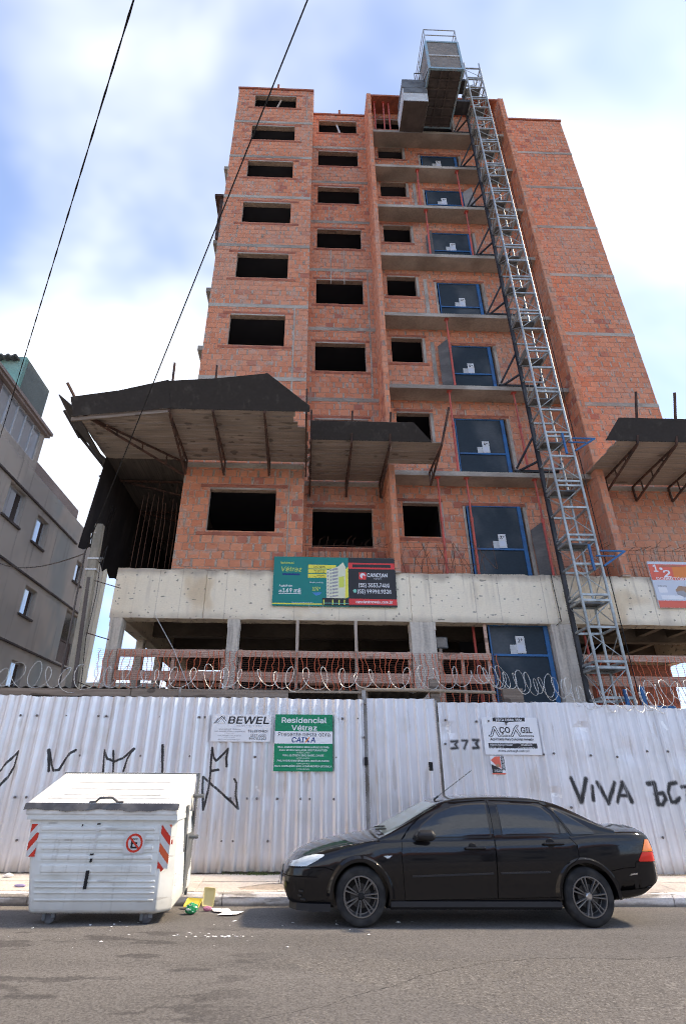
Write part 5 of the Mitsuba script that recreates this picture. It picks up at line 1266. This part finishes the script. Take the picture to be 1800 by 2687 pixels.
# ------------------------------------------------------------------ litter
def crumple(name, label, cat, c, sx, sy, sz, m_, seed, rot=0.0):
    m = trimesh.creation.icosphere(subdivisions=3); v = np.array(m.vertices)
    v *= 1 + .55 * (meshkit.fbm(v * 2.1 + seed, 3, seed)[:, None] - .5); v *= [sx, sy, sz]
    v[:, 2] -= v[:, 2].min()
    ca, sa_ = math.cos(rot), math.sin(rot); v = np.stack([v[:, 0] * ca - v[:, 1] * sa_, v[:, 0] * sa_ + v[:, 1] * ca, v[:, 2]], 1)
    return solo(name, trimesh.Trimesh(v + c, m.faces, process=False), m_, label, cat, False)


mat('foam_yellow', (.78, .62, .09), .5); mat('foam_pale', (.82, .72, .36), .5)
mat('paper_white', (.80, .80, .80), .8); mat('foil_pink', (.55, .22, .35), .5); mat('foil_purple', (.35, .30, .50), .5)


def green_fn(p, n, uv):
    return mix((.02, .26, .10), (.6, .66, .62), smoothstep(.58, .62, fbm(p.x * 30, p.y * 30, p.z * 40, 2)))


mat('foil_green', green_fn, .4)


def tray(key, label, m_, frame):
    k = thing(key, label, 'foam tray', 'yellow foam trays by the kerb')
    L, W_, Hh_ = .115, .085, .022; m = MB()
    def ring(l, w, z, r=.02):
        g_ = sg.box(-l + r, -w + r, l - r, w - r).buffer(r, quad_segs=4); c = np.array(g_.exterior.coords)[:-1]
        return np.c_[c, np.full(len(c), z)]
    rings = [ring(L, W_, Hh_), ring(L - .004, W_ - .004, Hh_ + .003), ring(L - .012, W_ - .012, Hh_), ring(L - .028, W_ - .028, .006), ]
    under = [ring(L, W_, Hh_ - .003), ring(L - .02, W_ - .02, .0)]
    n = len(rings[0]); allr = under[::-1] + rings; v = np.vstack(allr); f = []
    for a in range(len(allr) - 1):
        for i in range(n): f += [(a * n + i, a * n + (i + 1) % n, (a + 1) * n + (i + 1) % n), (a * n + i, (a + 1) * n + (i + 1) % n, (a + 1) * n + i)]
    v = np.vstack([v, [[0, 0, 0], [0, 0, .006]]]); c0, c1 = len(v) - 2, len(v) - 1
    for i in range(n): f += [(c0, (i + 1) % n, i), (c1, (len(allr) - 1) * n + i, (len(allr) - 1) * n + (i + 1) % n)]
    e1, e2, o = map(np.array, frame); e1 = e1 / np.linalg.norm(e1); e3 = np.cross(e1, e2); e3 /= np.linalg.norm(e3); e2 = np.cross(e3, e1)
    v = o + v[:, :1] * e1 + v[:, 1:2] * e2 + v[:, 2:] * e3
    scene[k] = mikit.ply(trimesh.Trimesh(v, f, process=False), m_, 40)


tray('foam_tray', 'yellow foam tray lying tilted on the asphalt next to the container', 'foam_yellow', ((1, -.2, -.02), (.2, .85, .5), (-1.52, 9.22, .005)))
tray('foam_tray', 'pale yellow foam tray standing upright against the kerb', 'foam_pale', ((.08, .1, 1), (-1, 0, .05), (-1.33, 9.40, .06)))
crumple('crumpled_wrapper', 'crumpled green and white wrapper on the asphalt beside the container', 'wrapper', (-1.47, 8.83, -.042), .085, .07, .06, 'foil_green', 3, .5)
crumple('crumpled_wrapper', 'small pink wrapper between the trays and the white papers', 'wrapper', (-1.29, 9.05, -.047), .06, .03, .028, 'foil_pink', 5, -.1)
crumple('crumpled_wrapper', 'purple and white wrapper lying on the pavement left of the container', 'wrapper', (-4.25, 9.85, .105), .09, .035, .02, 'foil_purple', 8, -.1)
crumple('crumpled_wrapper', 'small white scrap at the fence foot left of the container', 'wrapper', (-4.75, 10.5, .135), .07, .04, .03, 'paper_white', 9, .2)
for nm, (cx, cy, a), lab in (('paper_sheet', (-1.09, 9.02, -.15), 'rear white paper sheet on the asphalt near the kerb'), ('paper_sheet', (-.94, 8.80, .1), 'front white paper sheet on the asphalt, farthest from the kerb')):
    xs_, ys_ = np.meshgrid(np.linspace(-.13, .13, 9), np.linspace(-.1, .1, 7)); z_ = .012 + float(GZ(cy)) + .02 * meshkit.fbm(np.stack([xs_ * 9 + cx * 50, ys_ * 9, xs_ * 0], -1), 2, 6)
    xs_ = xs_ + ys_ * .5 * (1 if a > 0 else -1); ca, sa_ = math.cos(a), math.sin(a)
    v = np.stack([cx + xs_ * ca - ys_ * sa_, cy + xs_ * sa_ + ys_ * ca, z_], -1).reshape(-1, 3); i, j = np.meshgrid(np.arange(6), np.arange(8), indexing='ij')
    q = np.stack([i * 9 + j, i * 9 + j + 1, (i + 1) * 9 + j + 1, (i + 1) * 9 + j], -1).reshape(-1, 4)
    f = np.vstack([q[:, :3], q[:, [0, 2, 3]]]); v = np.vstack([v, v - [0, 0, .001]]); f = np.vstack([f, f[:, ::-1] + 63])
    solo(nm, trimesh.Trimesh(v, f, process=False), 'paper_white', lab, 'paper', True)
fl_, r = MB(), np.random.default_rng(12)
for _ in range(70):
    x, y = (r.normal(-.95, .2), r.normal(7.52, .03)) if r.random() < .5 else (r.uniform(-3.6, 1.5), r.uniform(7.0, 8.4)); s_ = r.uniform(.004, .014) * (1.6 if r.random() < .12 else 1)
    ang = np.sort(r.uniform(0, 2 * math.pi, 5)); p = [(x + s_ * 1.8 * math.cos(t_), y + s_ * math.sin(t_), .004 + float(GZ(y))) for t_ in ang]
    fl_.add(p + [(x, y, .004 + float(GZ(y)) + s_ * .5)], [(i, (i + 1) % 5, 5) for i in range(5)])
solo('white_crumbs', fl_, 'paper_white', 'white crumbs and flakes scattered on the asphalt before container and car', 'crumbs', kind='stuff')
gm, r = MB(), np.random.default_rng(4)
mat('weed_green', (.09, .12, .035), .8)
for _ in range(420):
    if r.random() < .7: x, y, z = r.normal(-.72, .22), 10.76 + r.normal() * .03, .14
    else: x, y, z = r.normal(.12, .07), 9.42, -.06
    if r.random() < .12: x = r.uniform(-6, 6); y, z = 10.8, .14
    h, a = r.uniform(.02, .06), r.uniform(0, 6.28); d = np.array([math.cos(a), math.sin(a), 0]) * h * .6
    p = np.array([x, y, z]); w_ = np.array([-d[1], d[0], 0]) * .25
    gm.add([p - w_, p + w_, p + d + [0, 0, h]], [(0, 1, 2), (0, 2, 1)])
solo('weeds', gm, 'weed_green', 'small weeds growing along the fence foot and in the kerb joint', 'weeds', kind='stuff')
# ------------------------------------------------------------------ parked car
from scipy.interpolate import PchipInterpolator as PC
mat('car_paint', lambda p, n, uv: mix((.004, .004, .0055), (.06, .055, .045), smoothstep(.8, 1.0, n.z) * .4 * fbm(p.x * 6, p.y * 6, 1.0, 3)), .05, spec=.34, clearcoat=.5, clearcoat_gloss=1.0)
mat('car_plastic', (.018, .018, .02), .5, spec=.4)
mat('tyre_rubber', grime((.022, .022, .023), (.05, .047, .044), 9, 9, 9), .8, spec=.2)
mat('rim_black', (.30, .30, .305), .2, metallic=.8, spec=.6)
mat('rim_dark', (.012, .012, .013), .6)
mat('disc_steel', (.07, .068, .066), .45, metallic=.7)
mat('glass_tint', (.008, .011, .016), .03, spec=.7, clearcoat=.2, clearcoat_gloss=1.0)
mat('glass_front', (.10, .125, .115), .05, spec=1.0, clearcoat=.8, clearcoat_gloss=1.0)
mat('lamp_clear', grime((.62, .68, .70), (.42, .47, .50), 14, 14, 14), .12, spec=.8)
mat('lamp_red', (.55, .02, .012), .15, spec=.7); mat('lamp_amber', (.75, .20, .025), .15, spec=.7)
mat('chrome', (.6, .6, .6), .15, metallic=.9)
YN, HWM = 7.93, .742                      # nearest body side, half width
YC = YN + HWM
f_ = lambda *p: PC([q[0] for q in p], [q[1] for q in p])
zb = f_((-.25, .42), (-.20, .30), (-.14, .22), (.3, .175), (1.1, .165), (2.4, .18), (3.2, .19), (3.95, .25), (4.3, .30), (4.5, .40), (4.62, .47), (4.66, .49))
zs = f_((-.25, .50), (-.2, .55), (-.13, .62), (0, .675), (.32, .75), (.75, .845), (1.05, .90), (1.5, .912), (2.5, .925), (3.5, .955), (3.9, .98), (4.3, .985), (4.5, .97), (4.6, .90), (4.66, .80))
zt = f_((-.25, .52), (-.2, .58), (-.13, .645), (-.03, .73), (.24, .82), (.52, .88), (.75, .915), (1.0, .94), (1.3, .95), (3.5, .97), (4.0, 1.022), (4.2, 1.038), (4.45, 1.042), (4.58, 1.036), (4.635, .99), (4.66, .86))
hw = f_((-.25, .38), (-.22, .50), (-.17, .58), (-.08, .65), (.1, .705), (.5, .733), (1.0, .742), (3.5, .742), (4.0, .735), (4.3, .715), (4.5, .67), (4.6, .58), (4.66, .44))


def section(x):
    b, s, t, w = float(zb(x)), float(zs(x)), float(zt(x)), float(hw(x)); t = max(t, s + .004); h = s - b
    return [(0, b), (.55 * w, b), (.86 * w, b + .005), (.945 * w, b + .05 * h), (.965 * w, b + .14 * h), (.975 * w, b + .30 * h), (.995 * w, b + .48 * h), (1.0 * w, b + .60 * h), (.995 * w, b + .72 * h), (.978 * w, b + .86 * h), (.955 * w, b + .95 * h), (.925 * w, s),
            (.86 * w, s + .25 * (t - s)), (.72 * w, s + .55 * (t - s)), (.5 * w, s + .80 * (t - s)), (.25 * w, s + .95 * (t - s)), (0, t)]


def loft(stations, sec):
    rows = []
    for x in stations:
        h = sec(x); ring = [(x, YC - y, z) for y, z in h] + [(x, YC + y, z) for y, z in h[-2:0:-1]]
        rows.append(ring)
    v = np.array(rows); m, n = v.shape[:2]; f = []
    for i in range(m - 1):
        for j in range(n):
            a, b, c, d = i * n + j, i * n + (j + 1) % n, (i + 1) * n + (j + 1) % n, (i + 1) * n + j
            f += [(a, b, c), (a, c, d)]
    vv = v.reshape(-1, 3); c0, c1 = len(vv), len(vv) + 1
    vv = np.vstack([vv, v[0].mean(0), v[-1].mean(0)])
    f += [(c0, (j + 1) % n, j) for j in range(n)] + [(c1, (m - 1) * n + j, (m - 1) * n + (j + 1) % n) for j in range(n)]
    return trimesh.Trimesh(vv, f, process=True)


st_l = np.unique(np.round(np.concatenate([np.linspace(-.25, -.05, 12), np.linspace(-.05, 4.4, 90), np.linspace(4.4, 4.66, 14)]), 4))
lower = tman(loft(st_l, section))
WF, WR, WZ, WRAD = (.735), (3.585), .302, .314
well = lambda x, r: m3.Manifold.cylinder(.30, r, r, 48).rotate([-90, 0, 0]).translate([x, YN - .05, WZ + .01])
well2 = lambda x, r: m3.Manifold.cylinder(.30, r, r, 48).rotate([-90, 0, 0]).translate([x, YC + HWM - .25, WZ + .01])
for x in (WF, WR):
    for w_ in (well, well2): lower = lower - w_(x, .352)
# wheel arch flares
def flare(x, s):
    ring = []
    o = m3.Manifold.cylinder(.05, .425, .385, 64).rotate([90, 0, 0]) if s < 0 else m3.Manifold.cylinder(.05, .425, .385, 64).rotate([-90, 0, 0])
    y = YN + .030 if s < 0 else YC + HWM - .030
    o = o.translate([x, y, WZ + .015])
    i = m3.Manifold.cylinder(.4, .352, .352, 64).rotate([-90, 0, 0]).translate([x, y - .2, WZ + .01])
    cut = m3.Manifold.cube([2, .6, 1]).translate([x - 1, y - .3, -.72])
    return o - i - cut
for x in (WF, WR):
    for s in (-1, 1): lower = lower + flare(x, s)


def prism(pts, y0, y1):
    cs = m3.CrossSection([np.asarray(pts, float)], m3.FillRule.EvenOdd)
    return cs.extrude(y1 - y0).rotate([90, 0, 0]).translate([0, y1, 0])


def strip(pts, w, y0, y1):
    g = sg.LineString(pts).buffer(w / 2, cap_style=2)
    return prism(np.array(g.exterior.coords)[:-1], y0, y1)


R_ = f_((.98, .915), (1.06, .945), (1.3, 1.06), (1.55, 1.185), (1.75, 1.28), (1.9, 1.335), (2.1, 1.372), (2.6, 1.392), (3.0, 1.382), (3.28, 1.35), (3.5, 1.285), (3.68, 1.205), (3.86, 1.115), (4.0, 1.055), (4.1, 1.025))


def gsection(x):
    r = float(R_(x)); b = float(zs(x)) - .03; r = max(r, b + .02); h = r - b
    k = min(1.0, h / .40)
    wb = float(hw(x)) * .935; wt = wb - .155 * k
    pts = [(0, b), (wb * .98, b), (wb, b + .02 * h)]
    for t in (.15, .3, .45, .6, .72, .82): pts.append((wb + (wt - wb) * (.25 * t + .75 * t * t), b + t * h))
    e = [(.895, .985), (.95, .955), (.98, .90), (.994, .82), (1.0, .68)]
    pts += [(wt * c, b + h * a) for a, c in e] + [(wt * .4, b + h * 1.0), (0, b + h * 1.0 + .004)]
    return pts


st_g = np.linspace(.985, 4.09, 90)
house = tman(loft(st_g, gsection))


def gside(x, z):
    p = gsection(x)[2:]; zz = [q[1] for q in p]; yy = [q[0] for q in p]
    return YC - np.interp(z, zz, yy)


def gtop(x, y):
    p = gsection(x)[2:]; return np.interp(-abs(y), [-q[0] for q in p], [q[1] for q in p])


doors = {'front_door': [(1.285, .265), (1.275, .53), (1.265, .75), (1.28, .885), (2.475, .905), (2.455, .60), (2.43, .285)],
         'rear_door': [(2.445, .285), (2.47, .60), (2.49, .905), (3.46, .935), (3.54, .85), (3.53, .72), (3.36, .62), (3.245, .46), (3.21, .30)]}
car = thing('parked_car', 'black four-door sedan with dark multi-spoke wheels parked along the kerb', 'car')
body = lower
dm = {}
for nm, pts in doors.items():
    g_ = sg.Polygon(pts)
    pr = prism(np.array(g_.exterior.coords)[:-1], YN - .1, YN + .10)
    big = prism(np.array(g_.buffer(.006, join_style=2).exterior.coords)[:-1], YN - .1, YN + .104)
    dm[nm] = body ^ pr; body = body - big
for ln_ in ([(-.12, .655), (.32, .757), (.75, .853), (1.07, .905)],):
    body = body - strip(ln_, .007, YN - .1, YN + .07)
for ln_ in ([(-.22, .585), (-.1, .59), (.3, .60), (.4, .57)], [(3.93, .575), (4.09, .605), (4.24, .61), (4.27, .67), (4.7, .67)], [(4.0, .365), (4.6, .41)], [(-.25, .50), (.2, .50)], [(0.0, .245), (.3, .255)]):
    body = body - strip(ln_, .007, YN - .1, YN + .35)
hood = None
part(car, 'body', man(body), 'car_paint', 35)
cab_ = part(car, 'roof_cabin', man(house - strip([(1.27, .90), (1.385, 1.03), (1.64, 1.215), (1.92, 1.318), (2.47, 1.352)], .006, YN - .1, YN + .24) - strip([(2.485, .90), (2.485, 1.352)], .006, YN - .1, YN + .25) - strip([(2.52, 1.352), (3.2, 1.325), (3.36, 1.20), (3.48, .97), (3.50, .94)], .006, YN - .1, YN + .25)), 'car_paint', 35)
for nm in dm:
    d = part(car, nm, man(dm[nm]), 'car_paint', 35)
    hx, hz = (2.20, .815) if nm == 'front_door' else (3.22, .868)
    ys_ = YN + .012
    part(d, 'handle_cup', lathe([(0, -.006), (.052, -.004), (.058, .01)], (hx - .02, ys_ + .006, hz), 20), 'rim_dark', 40)
    part(d, 'handle', man(m3.Manifold.batch_hull([m3.Manifold.sphere(.016, 10).translate([hx + dx, ys_ - .026, hz + .01 * dx]) for dx in (-.11, .13)])), 'car_paint', 50)
    part(d, 'rub_strip', hull([(x, YN - .010 + o, z + dz) for (x, z) in (((1.38, .512), (2.41, .545)) if nm == 'front_door' else ((2.50, .548), (3.13, .562))) for o, dz in ((0, -.009), (0, .008), (.03, -.016), (.03, .016))]), 'car_plastic')
part(car, 'sill', hull([(x, YN + o, z) for x in (1.10, 3.22) for o, z in ((.012, .255), (.008, .20), (.06, .165), (.1, .17), (.1, .25))]), 'car_plastic')


def pane(name, pts, mt, off=.003, side=-1):
    g_ = sg.Polygon(pts).buffer(-.012).buffer(.012, join_style=1)
    tri = trimesh.creation.extrude_polygon(g_, .01, engine='earcut')
    v, f = trimesh.remesh.subdivide_to_size(tri.vertices, tri.faces, .05); v = np.array(v)
    out = np.zeros_like(v)
    for i, (x, z, t) in enumerate(v):
        y = gside(x, z) - off + (.01 if t < .005 else 0)
        out[i] = (x, y if side < 0 else 2 * YC - y, z)
    return part(cab_, name, trimesh.Trimesh(out, f, process=False), mt, 30)


WINS = {'front': [(1.44, .93), (1.56, 1.055), (1.76, 1.185), (1.98, 1.262), (2.2, 1.292), (2.435, 1.302), (2.435, .945)],
        'rear': [(2.60, .955), (2.60, 1.302), (3.05, 1.290), (3.18, 1.268), (3.28, 1.185), (3.335, 1.09), (3.345, .975)],
        'vent': [(3.372, 1.10), (3.45, .985), (3.366, .978)], 'quarter': [(3.34, 1.258), (3.52, 1.17), (3.82, .990), (3.80, .975), (3.52, .968)]}
for s in (-1, 1):
    for nm, p_ in WINS.items():
        if nm in ('front', 'rear'):
            pane('window_seal', list(sg.Polygon(p_).buffer(.016, join_style=1).exterior.coords)[:-1], 'car_plastic', .0012, s)
        elif nm == 'quarter':
            pane('window_seal', list(sg.Polygon(p_).buffer(.012, join_style=1).exterior.coords)[:-1], 'car_plastic', .0012, s)
        pane('side_window', p_, 'glass_tint', .004, s)


def roofpane(name, x0, x1, y_of, mt, off=.004):
    nx, ny = 14, 15; v = []
    for o in (off, off - .008):
        for x in np.linspace(x0, x1, nx):
            for t in np.linspace(-1, 1, ny): v.append((x, YC + t * y_of(x), gtop(x, t * y_of(x)) + o))
    idx = np.arange(nx * ny).reshape(nx, ny); f = []
    for i in range(nx - 1):
        for j in range(ny - 1):
            a, b, c, d = idx[i, j], idx[i + 1, j], idx[i + 1, j + 1], idx[i, j + 1]
            f += [(a, b, c), (a, c, d)]
    return part(cab_, name, trimesh.Trimesh(np.array(v), f, process=False), mt, True)


roofpane('windshield', 1.07, 1.80, lambda x: .655 - .14 * (x - 1.07) / .73, 'glass_front')
roofpane('rear_window', 3.40, 3.99, lambda x: .50 + .10 * (x - 3.42) / .7, 'glass_tint')
for (wx, wy, k_) in ((1.06, YC + .35, 1), (1.02, YC - .1, 1)):
    part(car, 'wiper', MB().tube([(wx, wy, float(zt(wx)) + .03), (wx + .1, wy - .3, float(zt(wx + .1)) + .055)], .009, 6), 'car_plastic')
for s in (-1, 1):
    sy = lambda y: y if s < 0 else 2 * YC - y
    hl = [(-.175, .600), (-.12, .645), (.03, .705), (.17, .735), (.31, .738), (.19, .672), (.06, .612)]
    g_ = sg.Polygon(hl).buffer(-.01).buffer(.01); tri = trimesh.creation.extrude_polygon(g_, .01, engine='earcut')
    v, f = trimesh.remesh.subdivide_to_size(tri.vertices, tri.faces, .03); o = []
    for x, z, t in v:
        sct = section(x); zz = [q[1] for q in sct[2:]]; yy = [q[0] for q in sct[2:]]
        o.append((x, sy(YC - np.interp(z, zz, yy) - .009 + (.02 if t < .005 else 0)), z))
    hd = part(car, 'headlight', trimesh.Trimesh(np.array(o), f, process=False), 'lamp_clear', 40)
    tl = [(4.30, .675), (4.385, .78), (4.475, .915), (4.53, .91), (4.565, .80), (4.57, .672)]
    for nm, cut_, mt in (('tail_light', sg.box(4, .0, 5, .775), 'lamp_red'), ('turn_light', sg.box(4, .782, 5, 1), 'lamp_amber')):
        g_ = sg.Polygon(tl).buffer(-.01).buffer(.01).intersection(cut_); tri = trimesh.creation.extrude_polygon(g_, .01, engine='earcut')
        v, f = trimesh.remesh.subdivide_to_size(tri.vertices, tri.faces, .03); o = []
        for x, z, t in v:
            sct = section(x); zz = [q[1] for q in sct[2:]]; yy = [q[0] for q in sct[2:]]
            o.append((x, sy(YC - np.interp(z, zz, yy) - .010 + (.02 if t < .005 else 0)), z))
        part(car, nm, trimesh.Trimesh(np.array(o), f, process=False), mt, 40)
    mr = part(car, 'mirror', man(m3.Manifold.batch_hull([m3.Manifold.sphere(r_, 16).translate([x, sy(y), z]) for x, y, z, r_ in ((1.50, 7.80, .965, .05), (1.62, 7.79, .965, .062), (1.52, 7.86, .965, .055), (1.61, 7.87, .965, .055))])), 'car_plastic', 60)
    part(mr, 'mirror_arm', hull([(x, sy(y), z) for x, y, z in ((1.44, 8.0, .95), (1.56, 8.0, .95), (1.50, 7.86, .93), (1.58, 7.86, .93), (1.44, 8.0, .88), (1.56, 8.0, .88), (1.52, 7.87, .91), (1.57, 7.87, .91))]), 'car_plastic')
    part(car, 'side_marker', hull([(x, sy(YN + .004 + o), z) for o in (0, .02) for x, z in ((1.03, .727), (1.145, .732), (1.085, .697))]), 'lamp_clear')
part(car, 'antenna', MB().tube([(1.86, YC - .1, 1.335), (1.93, YC - .1, 1.385)], .012, 6).tube([(1.93, YC - .1, 1.385), (2.45, YC - .1, 1.72)], .0042, 5), 'car_plastic')
part(car, 'grille', boxes([(-.262, -.20, YC - .28, YC + .28, .44, .52)]), 'car_plastic')
part(car, 'number_plate', boxes([(-.275, -.262, YC - .22, YC + .22, .36, .47)]), 'sign_grey')
part(car, 'bumper_grille', MB().bar((-.19, YN + .22, .36), (.02, YN + .05, .35), .012, .02).bar((-.17, YN + .24, .31), (.0, YN + .06, .30), .012, .02).bar((-.15, YN + .2, .27), (.05, YN + .05, .265), .012, .02), 'car_plastic')
part(car, 'front_lip', hull([(x, y, z) for x, y in ((-.15, YN + .28), (-.06, YN + .12), (.1, YN + .045), (.36, YN + .02), (.36, YN + .3), (-.1, YN + .6)) for z in (.15, .225)]), 'car_plastic')
part(car, 'tail_reflector', hull([(x, YN + .028 - .0 * x, z + d) for x, z in ((4.10, .525), (4.26, .545)) for d in (-.008, .008)] + [(x, YN + .06, z) for x, z in ((4.10, .525), (4.26, .545))]), 'chrome')
part(car, 'underbody', boxes([(.2, 3.9, YN + .30, YC + HWM - .30, .17, .5)]), 'rim_dark')
for x in (WF, WR):
    for s in (-1, 1):
        y0 = YN + .018 if s < 0 else YC + HWM - .018
        S_ = lambda v: v if s < 0 else [(r, -h) for r, h in v]
        w = part(car, 'wheel', lathe(S_([(.212, .02), (.215, .0), (.232, -.008), (.27, -.012), (.296, -.004), (.309, .012), (WRAD, .03), (WRAD, .15), (.307, .17), (.28, .185), (.212, .18)]), (x, y0, WZ + .002), 56), 'tyre_rubber', 40)
        part(w, 'rim', lathe(S_([(.219, .0), (.214, -.014), (.203, -.014), (.197, .0), (.193, .10), (.03, .11)]), (x, y0, WZ + .002), 56), 'rim_black', 30)
        part(w, 'brake_disc', lathe(S_([(.13, .055), (.128, .045), (.05, .045)]), (x, y0, WZ + .002), 40), 'disc_steel', 30)
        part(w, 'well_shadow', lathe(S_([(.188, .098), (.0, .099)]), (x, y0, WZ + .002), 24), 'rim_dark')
        part(w, 'hub_cap', lathe(S_([(.0, -.004), (.028, -.003), (.034, .006), (.042, .012), (.05, .05)]), (x, y0, WZ + .002), 24), 'chrome' if x > 2 else 'rim_dark', 40)
        for i in range(14):
            a = 2 * math.pi * (i + (.22 if i % 2 else -.0)) / 14 + .2; a2 = a + (.05 if i % 2 else -.05)
            c, d = np.array([math.cos(a), 0, math.sin(a)]), np.array([math.cos(a2), 0, math.sin(a2)]); tn = np.array([-math.sin(a), 0, math.cos(a)])
            o = np.array([x, y0, WZ + .002]); k_ = 1 if s < 0 else -1
            p_ = []
            for rr, ww, yy, cc in ((.04, .006, .008, c), (.204, .0105, -.012, d)):
                for ts, dy in ((-1, .006), (1, .006), (-.45, -.006), (.45, -.006), (-1, .03), (1, .03)):
                    p_.append(o + cc * rr + tn * ww * ts + np.array([0, (yy + dy) * k_, 0]))
            part(w, 'spoke', hull(p_), 'rim_black')

# ------------------------------------------------------------------ low houses across the street (they show in the car's paint and glass)
mat('house_plaster', grime((.48, .44, .38), (.38, .35, .3), .6, .6, .6), .9, spec=.15)
mat('roof_tile', grime((.28, .13, .085), (.2, .1, .075), 3, 3, 3), .9, spec=.15)
for i, (x0, x1, h, lab) in enumerate(((-19, -9.5, 4.2, 'low plastered house across the street, leftmost of the reflected row'), (-8.5, 1.5, 6.3, 'two storey house across the street, reflected in the front doors of the car'), (2.0, 9.5, 4.0, 'low gabled house across the street, reflected in the rear of the car'), (10.5, 20, 6.0, 'two storey house across the street, rightmost of the reflected row'))):
    k = thing('opposite_house', lab, 'house', 'low houses across the street')
    g = sg.box(x0, 0, x1, h)
    op = [(xx, zz) for zz in ((1.0, 3.9) if h > 5 else (1.0,)) for xx in np.arange(x0 + 1.2, x1 - 1.5, 2.6)]
    for xx, zz in op: g = g.difference(sg.box(xx, zz, xx + 1.2, zz + 1.2))
    part(k, 'wall', MB().poly(g, .25, facing(-17.5)), 'house_plaster')
    for xx, zz in op: part(k, 'window', boxes([(xx + .01, xx + 1.19, -17.72, -17.66, zz + .01, zz + 1.19)]), 'glass_tint')
    part(k, 'roof', hull([(x0 - .4, -17.2, h), (x1 + .4, -17.2, h), (x0 - .4, -17.2, h - .15), (x1 + .4, -17.2, h - .15), (x0 - .2, -21.5, h + 1.7), (x1 + .2, -21.5, h + 1.7), (x0 - .4, -26, h), (x1 + .4, -26, h)]), 'roof_tile')
    part(k, 'body', boxes([(x0 + .01, x1 - .01, -25.6, -17.76, 0, h - .16)]), 'house_plaster')
